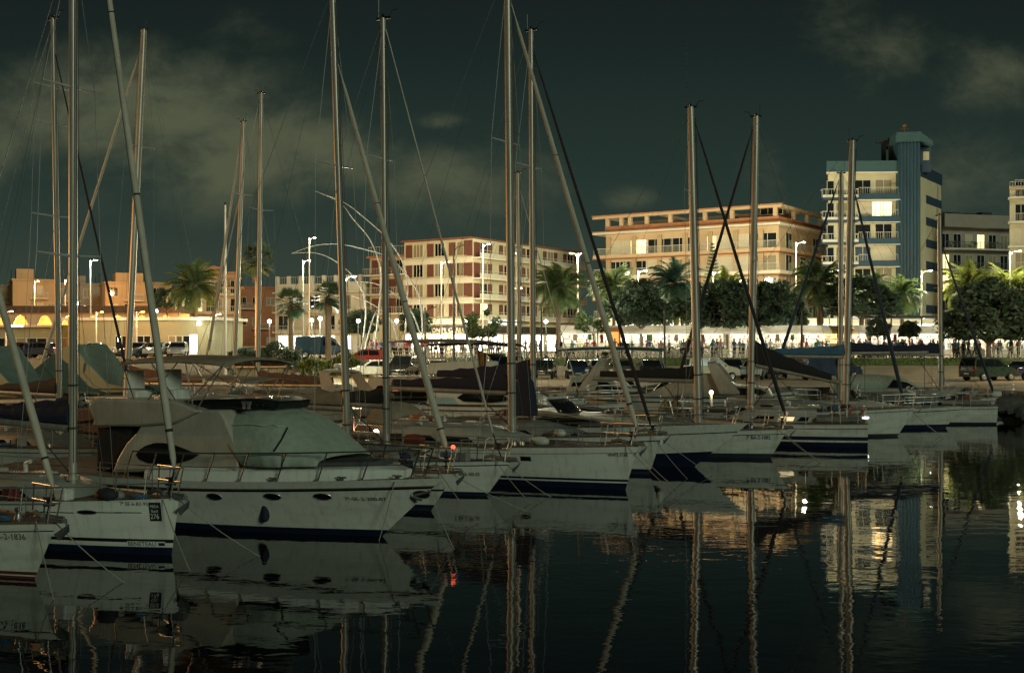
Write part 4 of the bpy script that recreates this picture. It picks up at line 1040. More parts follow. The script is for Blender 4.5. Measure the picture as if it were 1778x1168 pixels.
# ground floor: lit shopfronts, dark fascia with the restaurant's name
SHOPLIT = M('lit_shopfront', (1, .94, .76), .4, emit=5)
FASC = M('dark_fascia', (.03, .028, .022), .5, var=.2)
zg = lev[3]
def shop(r, L):
    n = max(2, int(L / 3.6))
    for i in range(n):
        x = L * (i + .5) / n; o = window(r, x, .15, L / n - .7, 2.6, SHOPLIT, 3, y=-.05)
    b = MB(); b.bx(.2, L - .2, -.35, -.005, 2.95, zg - .95); b.build('fascia', [FASC], r)
shop(R_, L0); on(R_, T1, lambda r: shop(r, L1))
vs, fs = text2d('MONTE CARLO', .62, spacing=1.05); sx_ = f0.u(745); k = (f0.u(812) - sx_) / max(a for a, b in vs)
tm = MB(); tm.add([(sx_ + a * k, -.36, 3.05 + b) for a, b in vs], fs); tm.build('shop_name', [M('sign_letters', (.75, .66, .42), .5, emit=.3)], R_, fix=False)
wh = MB(); wh.bx(3.5, 9.5, -1.5, -.4, zg - .75, zg - .1)
on(R_, T1, lambda r: wh.build('lit_canopy_sign', [M('lit_sign_white', (1, .97, .88), .4, emit=1.4)], r))
# stepped wing to its left
wz = f0.z(702, 441)
b = MB(); xw = f0.u(633); b.bx(xw, 0, 1.2, 15, 0, wz); b.build('wing', [WCREAM], R_)
b = MB(); b.bx(xw - .3, 0, .7, 15.2, wz - .28, wz); b.build('wing_roof', [WTERRA], R_)
railing(R_, xw, -.1, .9, wz, 1.4, n=14, mat=RAILM)
for k in range(3):
    zl = wz - 2.9 * (k + 1)
    b = MB(); b.bx(xw - .4, -.02, -.1, 1.195, zl - .15, zl + .05); b.build('balcony_slab', [WWHITE], R_); railing(R_, xw - .3, -.05, -.02, zl + .05, .95, n=24)
    for i in range(2): shutter(R_, xw + 1.2 + i * 3.2, zl + .1, 1.5, 2.2, y=1.19); window(R_, xw + 2.7 + i * 3.2, zl + .08, 1.3, 2.15, (CURT, PANE)[(k + i) % 2], 2, y=1.19)
# low building further left with roof terrace
f2 = Face(478, 182, 634, 176); W2 = building('terrace_building', 'low pale three storey building with a railed roof terrace left of the red shuttered block', f2)
H2 = f2.z(560, 492)
body(W2, [(0, 0), (f2.L, 0), (f2.L, 12), (0, 12)], 0, H2, WWHITE)
railing(W2, 0, f2.L, .1, H2, 1.1, n=40)
for i in range(8):
    b = MB(); b.bx(f2.L * i / 7.6, f2.L * i / 7.6 + .5, .0, .5, H2, H2 + 1.25); b.build('parapet_post', [WWHITE], W2)
for k in range(3):
    zl = .3 + 3.1 * k
    b = MB(); b.bx(0, f2.L, -.9, -.005, zl + 2.75, zl + 2.95); b.build('balcony_slab', [WWHITE], W2)
    for i in range(5): window(W2, 1.5 + i * (f2.L - 2) / 5, zl + .2, 1.8, 2.2, SHOPLIT if k == 0 else (CURT, PANE, BLIND)[(i + k) % 3], 2)
    if k: railing(W2, .1, f2.L - .1, -.85, zl - .15, .95, n=36)

# --- orange building with roof pergola
f0 = Face(1052, 175, 1352, 160); f1 = Face(1352, 160, 1432, 176); T1 = sub(None, f0, f1)
O_ = building('balcony_building', 'long peach apartment block with continuous balconies and an open concrete pergola on its roof', f0)
L0, L1 = f0.L, f1.L; c1 = T1 @ Vector((L1, 0, 0)); bk = T1 @ Vector((L1, 15, 0))
zp = f0.z(1352, 391); foot = [(0, 0), (L0, 0), (c1.x, c1.y), (bk.x, bk.y), (0, 17)]
body(O_, foot, 0, zp, WPEACH)
ov = T1 @ Vector((L1, -1.4, 0))
def ring(o): 
    q = T1 @ Vector((L1, -o, 0)); return [(-o, -o), (L0 + o * .5, -o), (q.x, q.y), (bk.x, bk.y), (-o, 17)]
b = MB(); b.loft([[Vector((x, y, z)) for x, y in ring(1.5)] for z in (zp, zp + .28)], 0); b.build('roof_slab', [WWHITE], O_)
b = MB(); b.loft([[Vector((x, y, z)) for x, y in ring(1.56)] for z in (zp + .285, zp + .45)], 0); b.build('roof_edge', [WTERRA], O_)
b = MB(); b.loft([[Vector((x, y, z)) for x, y in ring(.1)] for z in (zp + .455, zp + 1.3)], 0); b.build('parapet', [WTERRA], O_)
ztop = f0.z(1352, 354.5)
pg = MB(); pg.bx(-2.0, L0 + .6, -.6, .3, ztop - .45, ztop)
for x in (0, L0 * .33, L0 * .66, L0): pg.bx(x - .15, x + .15, .3, 9, ztop - .5, ztop - .06)
pg.bx(-2.0, L0, 9, 9.5, ztop - .5, ztop - .02); pg.build('pergola_beam', [WPEACH], O_)
pg = MB(); pg.bx(-2.1, L0 + .7, -.68, -.605, ztop - .12, ztop + .06); pg.build('pergola_edge', [WTERRA], O_)
on(O_, T1, lambda r: MB().bx(-.3, L1, -.6, .3, ztop - .47, ztop - .02).build('pergola_beam', [WPEACH], r))
for i, px in enumerate((1056, 1080, 1095, 1124, 1165, 1225, 1272, 1310, 1347)):
    x = f0.u(px); MB().bx(x - .28, x + .28, -.35, .15, zp + 1.3, ztop - .45).build('pergola_post', [WPEACH], O_)
for i in range(3): on(O_, T1, lambda r: MB().bx(L1 * (i + 1) / 3.4 - .25, L1 * (i + 1) / 3.4 + .25, -.3, .2, zp + 1.3, ztop - .47).build('pergola_post', [WPEACH], r))
MB().bx(f0.u(1265), f0.u(1335), 4, 9, zp + .46, ztop - .6).build('roof_room', [WTERRA], O_)
window(O_, f0.u(1322), zp + 2.0, 3.4, 1.6, PANE, 3, y=3.99)
for k in range(5):
    zl = zp - 3.12 * (k + 1)
    if zl < .5: break
    b = MB(); b.loft([[Vector((x, y, z)) for x, y in ring(1.45)] for z in (zl - .48, zl - .02)], 0); b.build('balcony_slab', [WWHITE if k else WPEACH], O_)
    b = MB(); b.loft([[Vector((x, y, z)) for x, y in ring(1.5)] for z in (zl - .62, zl - .485)], 0); b.build('slab_edge', [WTERRA], O_)
    railing(O_, -1.3, L0 + .6, -1.38, zl - .01, 1.0, n=150); on(O_, T1, lambda r: railing(r, .4, L1, -1.38, zl - .01, 1.0, n=40, mat=GLASSB, solid=.0))
    pat = [(1076, 4.2, BLIND), (1087, 2.2, PANE), (1110, 3.2, LITP if k == 0 else BLIND), (1145, 4.6, PANE), (1187, 4.2, PANE), (1236, 1.6, LITP), (1262, 4.0, BLIND), (1290, 3.6, BLIND), (1325, 4.2, PANE)]
    for i, (px, wd, pm_) in enumerate(pat):
        pmx = pm_ if k == 0 else random.choice([PANE, BLIND, BLIND, CURT, PANE])
        window(O_, f0.u(px), zl + .02, wd * .95, 2.15, pmx, 2 if wd < 3 else 3)
    for i in range(7):
        x = f0.u(1058 + 44 * i); MB().bx(x - .35, x + .35, -.3, -.005, zl, zl + 2.7).build('pilaster', [WSAND], O_)
    on(O_, T1, lambda r: [window(r, L1 * q, zl + .02, 2.4, 2.35, random.choice([PANE, BLIND, CURT]), 2) for q in (.2, .5, .78)])

# --- blue and cream tower
f0 = Face(1430, 158, 1556, 157.5); f1 = Face(1597, 156.5, 1634, 166); T1 = sub(None, f0, f1)
T_ = building('tower_block', 'tall cream tower with blue balcony bands and a blue corrugated stair shaft', f0)
L0, L1 = f0.L, f1.L; zr = f0.z(1500, 300)
cA = T1 @ Vector((0, 0, 0)); cB = T1 @ Vector((L1, 0, 0)); bk = T1 @ Vector((L1, 6, 0))
body(T_, [(.6, 0), (L0, 0), (cA.x, cA.y), (cB.x, cB.y), (bk.x, bk.y + 4), (4.8, 14)], 0, zr, WCREAM)
tp = f0.z(1500, 281)
b = MB(); b.loft([[Vector((x, y, z)) for x, y in ((.2, -.9), (f0.u(1570), -.9), (f0.u(1570), 13), (4.6, 13))] for z in (zr, tp)]); b.build('parapet', [TEALB], T_)
b = MB(); b.loft([[Vector((x, y, z)) for x, y in ((.15, -1.0), (f0.u(1568), -1.0), (f0.u(1568), 13), (4.5, 13))] for z in (zr - .18, zr - .005)]); b.build('roof_slab', [WWHITE], T_)
on(T_, T1, lambda r: MB().bx(.4, L1 + .1, -.15, 3, zr - .6, f0.z(1500, 288)).build('dark_parapet', [DBLUE], r))
# shaft
x0, x1 = L0 - .05, (T1 @ Vector((0, 0, 0))).x
zt = f0.z(1575, 244); b = MB(); n = 26
pts = []
for i in range(n + 1):
    x = x0 + (x1 - x0) * i / n; pts.append((x, -1.15 - (.14 if i % 4 < 2 else 0)))
b.loft([[Vector((x, y, z)) for x, y in pts + [(x1, 3), (x0, 3)]] for z in (0, zt)], 0); b.build('stair_shaft', [BLUEC], T_)
b = MB(); za = f0.z(1575, 233)
b.prism([(x0 - .55, zt - .5), (x1 + .2, zt - .4), (x1 + 1.5, zt - 1.0), (x1 + 1.5, zt - .45), (x1 - .2, za), (x0 - .35, za - .05)], -1.8, 4.5, 0); b.build('shaft_roof', [TEALB], T_)
b = MB(); b.bx(x1 - .02, x1 + 1.7, -.3, 4, zr, zt - 1.0); b.build('shaft_side', [DBLUE], T_)
b = MB(); b.bx(x1 + .6, x1 + 1.4, -.36, -.31, zr + 1.6, zt - 1.6); b.build('shaft_window', [WCREAM], T_)
b = MB(); b.bx(x0 - 2.2, x0 - .2, 1.5, 1.9, tp + 2.8, tp + 3.2); b.bx(x0 - 1.5, x0 - .9, 1.5, 1.9, tp, tp + 2.8); b.bx(x0 - .5, x0 - .1, 1.5, 1.9, tp, tp + 2.8); b.build('chimney', [BLACKP], T_)
b = MB(); b.tube([(x0 + 1.2, 0, za - .1), (x0 + 1.2, 0, za + 1.0)], .04, 5); b.tube([(x0 + .6, 0, za + .7), (x0 + 1.8, 0, za + .7)], .04, 5); b.ball((x0 + 1.2, 0, za + 1.1), .3, 8); b.build('beacon', [M('beacon', (.30, .16, .05), .6, .3)], T_)
xm = f0.u(1487)
for k in range(9):
    zl = zr - 3.03 * (k + 1)
    if zl < 0: break
    b = MB(); b.bx(xm, L0 + .2, -1.3, -.005, zl - .78, zl + .02); b.build('balcony_band', [BLUEC], T_)
    b = MB(); b.bx(xm - .05, L0 + .2, -1.36, -.005, zl - .88, zl - .785); b.build('slab_edge', [WWHITE], T_)
    railing(T_, xm, L0 - .1, -1.25, zl + .02, .85, n=18, mat=RAILM)
    b = MB(); b.bx(-.5, xm - .06, -1.6, -.005, zl - .78, zl - .5); b.build('balcony_slab', [DBLUE], T_)
    railing(T_, -.45, xm - .1, -1.55, zl - .5, 1.15, n=12, mat=RAILM, solid=.35, ends=1.5)
    lit = k == 1
    window(T_, f0.u(1462), zl - .45, 1.7, 2.4, BLIND if k % 2 == 0 else CURT, 2); window(T_, f0.u(1442), zl - .45, 1.0, 2.4, PANE, 1)
    window(T_, f0.u(1498), zl + .05, 2.2, 2.0, [PANE, BLIND, PANE, DBLUE][k % 4], 2); window(T_, f0.u(1534), zl + .05, 2.3, 2.05, LITP if lit else [CURT, 0, PANE, BLIND][k % 4] or CURT, 2)
    if lit: window(T_, f0.u(1521), zl + .05, 1.2, 2.05, LITP, 1)
    on(T_, T1, lambda r: (MB().bx(L1 * .28, L1 - .05, -.10, -.005, zl - .95, zl + .15).build('blue_panel', [DBLUE], r), window(r, L1 * .82, zl + .3, .8, 1.9, CURT, 1, y=-.01)))

# --- grey block and right edge block
f0 = Face(1630, 186, 1756, 190); G_ = building('grey_block', 'dim grey apartment block with recessed balconies behind the blue tower', f0)
L0 = f0.L; zr = f0.z(1700, 376); body(G_, [(0, 0), (L0, 0), (L0, 14), (0, 14)], 0, zr, WGREY)
b = MB(); b.bx(0, L0, -1.5, -.005, zr - 2.0, zr + .1); b.build('parapet', [WGREY], G_)
for i in range(4): MB().bx(L0 * (.1 + .22 * i), L0 * (.1 + .22 * i) + 2.0, 3, 5, zr, zr + random.uniform(.8, 1.6)).build('roof_shed', [BLACKP], G_)
for k in range(5):
    zl = zr - 2.0 - 3.35 * (k + 1)
    if zl < 0: break
    b = MB(); b.bx(0, L0, -1.5, -.005, zl - .25, zl); b.build('balcony_slab', [WWHITE], G_)
    railing(G_, 0, L0, -1.45, zl, 1.05, n=60, mat=M('dark_railing', (.10, .10, .09), .5, var=.2))
    for i in range(6): window(G_, 1.2 + i * (L0 - 1.8) / 5.4, zl + .02, 1.5, 2.4, LITP if (k, i) in ((0, 3), (1, 0), (2, 0)) else random.choice([PANE, BLIND, PANE, CURT]), 2)
    for i in range(3):
        pl = MB()
        for q in range(26): c = Vector((2 + i * 4 + random.uniform(-.8, .8), -1.2 + random.uniform(-.2, .2), zl + random.uniform(.1, 1.0))); a = random.uniform(0, pi); pl.add([c, c + Vector((.3 * cos(a), .2 * sin(a), .15)), c + Vector((.1 * cos(a), .2, .35))], [(0, 1, 2)])
        pl.build('balcony_plant', [PLANTM], G_, fix=False)
f0 = Face(1753, 152, 1900, 150); E_ = building('edge_block', 'cream apartment block cut off by the right edge with white balcony slabs', f0)
L0 = f0.L; zr = f0.z(1753, 330); body(E_, [(0, 0), (L0, 0), (L0, 14), (6.5, 14)], 0, zr, WCREAM)
MB().loft([[Vector((x, y, z)) for x, y in ((-.1, -.3), (L0, -.3), (L0, 14), (6.4, 14))] for z in (zr + .005, zr + .5)]).build('parapet', [WPEACH], E_); railing(E_, 0, L0, -.2, zr + .5, .6, n=30)
for k in range(8):
    zl = zr - 1.0 - 3.2 * k
    if zl < 0: break
    MB().bx(-.2, L0, -1.3, -.005, zl - .3, zl).build('balcony_slab', [WWHITE], E_); railing(E_, -.1, L0, -1.25, zl, 1.0, n=50)
    for i in range(4): window(E_, 1.4 + i * 2.8, zl + .02, 1.5, 2.3, random.choice([PANE, BLIND, CURT, CURT]), 2)

# --- background blocks at the left
def block(label, pa, pb, D, ytop, mat, floors, win, seed, stair=None, name='apartment_block'):
    random.seed(seed); f = Face(pa, D, pb, D + 3); r = building(name, label, f, group=None); L = f.L; zr = f.z(pa, ytop)
    body(r, [(0, 0), (L, 0), (L, 12), (0, 12)], 0, zr, mat)
    MB().bx(-.15, L + .15, -.2, 12.1, zr + .005, zr + .35).build('parapet', [mat], r)
    if stair: MB().bx(L * stair[0], L * stair[1], 3, 8, zr + .36, zr + stair[2]).build('roof_room', [mat], r)
    hp = (zr - .5) / floors
    for k in range(floors):
        zl = k * hp + .4
        for i in range(win):
            if random.random() < .75: window(r, L * (i + .5) / win, zl + .7, min(1.6, L / win * .6), 1.5, random.choice([PANE, PANE, BLIND, CURT]), 2)
        if k and win > 2:
            a = L * random.choice([.1, .4]); MB().bx(a, a + L * .4, -1, -.005, zl - .1, zl + .1).build('balcony_slab', [WWHITE], r); railing(r, a, a + L * .4, -.95, zl + .1, .95, n=14)
    for i in range(3): x = random.uniform(.1, .9) * L; MB().tube([(x, 5, zr), (x, 5, zr + random.uniform(1.5, 3.5))], .05, 4).build('aerial', [BLACKP], r)
    return r, f, zr
block('sand coloured block with a stair tower at the far left edge', -60, 44, 205, 497, WSAND, 4, 4, 1)
block('sand coloured block with shallow balconies left of the nearest masts', 22, 98, 195, 487, WSAND, 4, 4, 2, (.1, .5, 2.2))
block('dim brown block behind the nearest masts', 96, 184, 203, 494, WGREY, 4, 4, 3, (.3, .6, 1.8))
block('plain windowless gabled sand block behind the leaning mast', 183, 264, 190, 492, WSAND, 4, 3, 4, (.25, .85, 2.0))
block('narrow sand block right of the leaning mast', 262, 298, 194, 493, M('ochre_render', (.38, .29, .16), .85, var=.18, scale=.3), 4, 2, 5)
block('distant dim block between the two palms', 408, 482, 215, 500, WTERRA, 3, 3, 6)
# tiered lit orange building
f = Face(312, 172, 418, 174); r = building('tiered_building', 'tiered orange lit building with stacked balconies behind the tall green palm', f); L = f.L
for k, (a, b_, y0) in enumerate(((0, 1, 497), (.08, .96, 480), (.30, .92, 470), (.36, .60, 461))):
    zt = f.z(330, y0); zb = 0 if k == 0 else f.z(330, (497, 480, 470)[k - 1])
    MB().bx(L * a, L * b_, .8 * k, 10, zb + (.01 if k else 0), zt).build('storey', [WPEACH], r)
    MB().bx(L * a - .5, L * b_ + .5, .8 * k - .7, .8 * k - .005, zt - .35, zt).build('cornice', [WTERRA], r)
for k in range(4):
    zl = .6 + 2.75 * k
    MB().bx(0, L, -1.2, -.005, zl - .3, zl).build('balcony_slab', [WPEACH], r); railing(r, 0, L, -1.15, zl, .9, n=30)
    for i in range(5): window(r, L * (i + .5) / 5, zl + .1, 1.3, 2.0, random.choice([LITP, PANE, CURT, PANE]), 2)
# arcaded shed with sodium light under its arches
f = Face(-70, 150, 310, 150); r = building('arcade', 'long low arcade with orange lit arches under a dark flat roof', f); L = f.L; zr = f.z(100, 531)
MB().bx(0, L, -.6, 9, zr - .9, zr).build('roof', [M('brown_roof', (.10, .06, .04), .85, var=.3)], r)
MB().bx(0, L, 5, 5.3, 0, zr - .905).build('rear_wall', [WPEACH], r)
n = 9; b = MB()
for i in range(n):
    x0 = L * i / n; wd = L / n; pts = [(x0, 0), (x0 + .25, 0), (x0 + .25, 1.2)]
    for q in range(13): a = pi - pi * q / 12; pts.append((x0 + wd / 2 + (wd / 2 - .25) * cos(a), 1.2 + (zr - 2.4) * sin(a)))
    pts += [(x0 + wd - .25, 0), (x0 + wd, 0), (x0 + wd, zr - .91), (x0, zr - .91)]
    b.prism(pts, 0, .35, 0)
b.build('arch_wall', [WPEACH], r)
for i in range(n):
    lm_ = MB(); lm_.ball((L * (i + .5) / n, 2.2, zr - 1.6), .22, 8); o = lm_.build('arch_lamp', [M('sodium_lamp', (1, .42, .08), .4, emit=30)], r)
    if i % 2 == 0: point_light('arch_light', r, (L * (i + .5) / n, 1.4, zr - 1.8), 2500, (1, .45, .12), .3)
# pale clubhouse by the marina
f = Face(118, 118, 372, 116); r = building('clubhouse', 'low pale yellow clubhouse with a flat white roof edge and floodlit end wall', f); L = f.L; zr = f.z(240, 556)
WYEL = M('pale_yellow_render', (.27, .26, .16), .8, var=.15, scale=.4)
MB().bx(0, L, 0, 8, 0, zr).build('wall', [WYEL], r); MB().bx(-.4, L + .4, -.6, 8.4, zr + .005, zr + .3).build('roof', [WWHITE], r)
for px in (212, 250, 305, 318): window(r, f.u(px), .3, 1.5, 1.9, (PANE, CURT)[px % 2], 2)
MB().bx(f.u(330), f.u(343), -.08, -.005, .3, 2.3).build('poster_board', [M('lit_poster', (.9, .92, .85), .5, emit=.8)], r)
MB().bx(f.u(236), f.u(239), -.1, -.005, 0, zr - .3).build('downpipe', [WWHITE], r)
MB().bx(f.u(205), f.u(213) - .2, -.1, -.005, 1.6, 2.1).build('wall_lamp', [M('wall_lamp', (1, .9, .6), .4, emit=6)], r)
fl = MB(); fl.bx(f.u(352), f.u(357), -1.5, -1.2, zr - .5, zr - .2); fl.build('floodlight', [M('flood_lamp', (1, .93, .70), .4, emit=40)], r)
point_light('flood_light', r, (f.u(350), -2.4, zr - .6), 260, (1, .95, .68), .15); point_light('flood_light', r, (f.u(215), -2.2, zr - .4), 70, (1, .93, .62), .15)
bh = MB(); f = Face(-60, 122, 118, 121); r = building('low_wing', 'low dim building with a bright strip light at the far left quay', f); L = f.L
MB().bx(0, L, 0, 7, 0, f.z(40, 568)).build('wall', [WYEL], r); MB().bx(-.2, L - .42, -.8, 7.2, f.z(40, 568) + .005, f.z(40, 564)).build('roof', [WWHITE], r)
MB().bx(f.u(24), f.u(46), -.9, -.82, f.z(40, 567), f.z(40, 565)).build('strip_lamp', [M('strip_lamp', (.9, 1, .75), .4, emit=14)], r)
for i in range(5): window(r, L * (i + .5) / 5, .5, 2.2, 1.5, (CURT, PANE)[i % 2], 2)

# ---------------------------------------------------------------- street lamps
random.seed(5)
def leafmat(name, col, tr=.4, var=0):
    m = M(name, col, .6, var=var, scale=1.2); t = m.node_tree; b = t.nodes['Principled BSDF']; o = t.nodes['Material Output']
    tl = t.nodes.new('ShaderNodeBsdfTranslucent'); tl.inputs[0].default_value = (*[min(1, c * 1.3) for c in col], 1); ms = t.nodes.new('ShaderNodeMixShader'); ms.inputs[0].default_value = tr
    t.links.new(b.outputs[0], ms.inputs[1]); t.links.new(tl.outputs[0], ms.inputs[2]); t.links.new(ms.outputs[0], o.inputs[0]); return m
def gz(y): return QZ if y <= 97 else PZ + .034 if y >= 104 else QZ + (PZ - QZ) * (y - 97) / 7
WARM = (1, .90, .58); SODI = (1, .50, .17)
LAMPW = M('lamp_lens_white', (1, .93, .74), .4, emit=45); LAMPS = M('lamp_lens_sodium', (1, .45, .10), .4, emit=45); POLE = M('lamp_post_paint', (.42, .41, .36), .5, .2, var=.15); POLED = M('lamp_post_dark', (.03, .035, .03), .5, .2)
GLOBE = M('lamp_globe_glow', (1, .96, .82), .4, emit=32)
def street_lamp(px, py, D, label, power, col=WARM, arm=1, lens=None, group='tall street lamps along the promenade', post=None):
    g = gz(D); top = Z(py, D) - g; t = thing('street_lamp', label, 'street lamp', (X(px, D), D, g), 0, group)
    b = MB(); b.lathe([(.22, 0), (.22, .12), (.13, .2), (.11, 1.2), (.065, top), (.0, top + .02)], 10); b.build('post', [post or POLE], t, smooth=40)
    for s_ in ([1, -1] if arm == 2 else [1]):
        b = MB(); b.tube([(0, 0, top - .5), (s_ * .25, -.15, top - .1), (s_ * .7, -.5, top)], .035, 6); a = b.build('arm', [post or POLE], t)
        b = MB(); b.loft([[Vector((s_ * (.6 + x), -.45 - x * .7 + y, top + z)) for y, z in ((-.10, -.02), (.10, -.02), (.07, .06), (-.07, .06))] for x in (0, .18, .40)], 0); b.build('lamp_head', [post or POLE], a, bevel=.03)
        if power:
            b = MB(); b.bx(s_ * .8 - .13, s_ * .8 + .13, -.70, -.52, top - .08, top - .025); b.build('lamp_lens', [lens or LAMPW], a)
            point_light('lamp_light', t, (s_ * .9, -.68, top - .32), power, col, .2)
    return t
TL = [(157, 452, 128, 2200, 'tall white street lamp behind the nearest left masts'), (526, 452, 128, 3000, 'tall street lamp left of the curved steel arches'),
      (537, 413, 150, 2600, 'tallest street lamp rising over the terrace building'), (766, 455, 138, 4200, 'street lamp in front of the red shuttered front'),
      (838, 424, 148, 4200, 'street lamp at the corner of the red shuttered block'), (1003, 440, 142, 4600, 'double headed street lamp between the red and peach blocks'),
      (1382, 421, 143, 5200, 'street lamp before the right end of the peach block'), (1503, 519, 118, 2200, 'shorter street lamp in front of the blue tower'),
      (1753, 436, 128, 3600, 'street lamp at the far right before the edge block')]
TL.append((60, 488, 178, 4500, 'added street lamp brightening the sand coloured blocks')); TL.append((225, 488, 174, 5500, 'added street lamp behind the arcade brightening the gabled block'))  # sodium lamps added to brighten the left blocks
for i, (px, py, D, pw, lb) in enumerate(TL): street_lamp(px, py, D, lb, pw, arm=2 if i == 5 else 1, col=SODI if i > 8 else WARM, lens=LAMPS if i > 8 else None)
# assumed unseen lamps among crowns and masts, added to light the facades
for px, py, D, pw, lb in ((1108, 470, 139, 5200, 'assumed street lamp among the palms before the left part of the peach block'), (1238, 472, 140, 5600, 'assumed street lamp beside the conical pine'), (886, 440, 142, 4600, 'assumed street lamp hidden behind the thick central mast'),
                          (1600, 470, 131, 3800, 'assumed street lamp right under the blue stair shaft'), (1440, 470, 134, 4200, 'assumed street lamp under the tower balconies')):
    street_lamp(px, py, D, lb, pw)
for px, py, D, pw, lb in ((10, 540, 112, 1300, 'sodium street lamp glowing orange at the left edge'), (237, 541, 114, 500, 'sodium street lamp behind the leaning mast'), (167, 541, 113, 500, 'sodium street lamp between the nearest left masts'), (113, 485, 176, 4500, 'orange street lamp high before the sand blocks'), (372, 545, 139, 9000, 'orange street lamp before the tiered building')):
    street_lamp(px, py, D, lb, pw, SODI, lens=LAMPS, group='sodium street lamps at the left')  # the high orange one is set near the sand blocks to brighten them
for px, py, D, lb in ((738, 534, 96, 'unlit dark street lamp in front of the restaurant'), (788, 427, 88, 'tall unlit dark pole lamp in front of the red shuttered block'), (940, 535, 97, 'unlit dark street lamp right of the centre masts'), (1154, 537, 97, 'unlit dark street lamp under the rounded trees'), (1392, 536, 98, 'unlit dark street lamp near the thick palm trunk')):
    street_lamp(px, py, D, lb, 0, post=POLED, group='unlit quay lamps')
# assumed sodium lamp just outside the left of the frame, added to gild the masts
t = street_lamp(-1190, 350, 50, 'assumed tall sodium lamp beyond the left edge, added to gild the masts', 25000, SODI, lens=LAMPS, group='sodium street lamps at the left')
street_lamp(1905, 470, 84, 'added street lamp just beyond the right edge, brightening the quay pavement', 4200, (1, .80, .48), group=None)  # off-frame lamp assumed here and added to brighten the quay pavement
street_lamp(598, 480, 86, 'added street lamp brightening the hedge, hidden behind a mast', 4500, (1, .86, .5), group=None)  # unseen lamp put behind the mast to brighten the hedge
street_lamp(884, 500, 86, 'added quay street lamp, unseen behind the thick central mast', 700, (1, .86, .5), group=None)  # unseen lamp added behind the mast to light the quay
def globe_lamp(px, py, D, label, power=450, r=.17):
    g = gz(D); h = Z(py, D) - g; t = thing('globe_lamp', label, 'street lamp', (X(px, D), D, g), 0, 'globe lamps on the promenade')
    b = MB(); b.lathe([(.14, 0), (.14, .2), (.06, .3), (.05, h - .25), (.12, h - .2)], 8); b.build('post', [POLED], t, smooth=40)
    b = MB(); b.ball((0, 0, h), r, 12); b.build('lamp_globe', [GLOBE], t, smooth=90)
    point_light('lamp_light', t, (0, -r - .12, h), power, (1, .93, .74), .2)
for px, py, D, lb, pw in ((133, 527, 110, 'brilliant white globe lamp touching the nearest thick mast', 140), (271, 540, 110, 'brilliant white globe lamp at the clubhouse roof', 140), (468, 558, 108, 'globe lamp left of the fan palm', 600),
                          (541, 556, 104.5, 'glaring globe lamp left of the twin fan palms', 1500), (556, 553, 105, 'glaring globe lamp behind the second fan palm', 1500), (689, 557, 112, 'bowl lamp left of the restaurant sign', 500),
                          (809, 557, 108, 'bowl lamp at the flowering sapling', 500), (948, 558, 110, 'bowl lamp under the drooping palm', 500), (1038, 517, 112, 'small globe lamp by the kiosk', 400), (622, 557, 112, 'globe lamp between the steel arches', 350)):
    globe_lamp(px, py, D, lb, pw)

# ---------------------------------------------------------------- trees
LEAFD = leafmat('ficus_leaf', (.075, .12, .07), .4, .4); LEAFP = leafmat('palm_leaf', (.10, .15, .055), .4, .4); LEAFB = leafmat('blue_palm_leaf', (.07, .14, .10), .4, .4); LEAFY = leafmat('yellow_lit_leaf', (.15, .18, .04), .4, .4); LEAFF = leafmat('fan_leaf', (.06, .10, .05), .4, .4)  # the yellow leaf tone carries lamp light in its colour
BARK = M('bark', (.14, .11, .08), .9, var=.35, scale=3, bump=.5); PBARK = M('palm_bark', (.17, .13, .09), .9, var=.4, scale=3, bump=.6, streak=(1, 1, 5))
def frond_crown(seed, n=62, mat=None):
    """feather palm crown of unit frond length"""
    rr = random.Random(seed); b = MB()
    for i in range(n):
        a = rr.uniform(0, 2 * pi); el = 1.45 - 2.0 * (i / n) + rr.uniform(-.15, .15); L_ = rr.uniform(.85, 1.08); droop = rr.uniform(.55, 1.0)
        pts = []; p = Vector((.03 * cos(a), .03 * sin(a), 0)); e = el
        for k in range(9):
            pts.append(p.copy()); p = p + Vector((cos(a) * cos(e), sin(a) * cos(e), sin(e))) * L_ / 8; e -= droop * (.10 + .045 * k)
        b.tube(pts, [.012, .011, .010, .009, .008, .006, .005, .004, .002], 3, 0)
        side = Vector((-sin(a), cos(a), 0))
        for k in range(34):
            q = .14 + .86 * k / 34; f_ = q * 8; j = min(7, int(f_)); c = pts[j].lerp(pts[j + 1], f_ - j); d = (pts[j + 1] - pts[j]).normalized()
            ll = .27 * (sin(pi * min(1, q * .88 + .10)) ** .7) * rr.uniform(.8, 1.1) + .02
            for s_ in (-1, 1):
                tip = c + (side * s_ * .72 + d * .62).normalized() * ll + Vector((0, 0, -.30 * ll * rr.uniform(.5, 1.6))); wv = d * .019
                b.add([c - wv, c + wv, tip], [(0, 1, 2)])
    return b.mesh('crown', mat or LEAFP, fix=False)
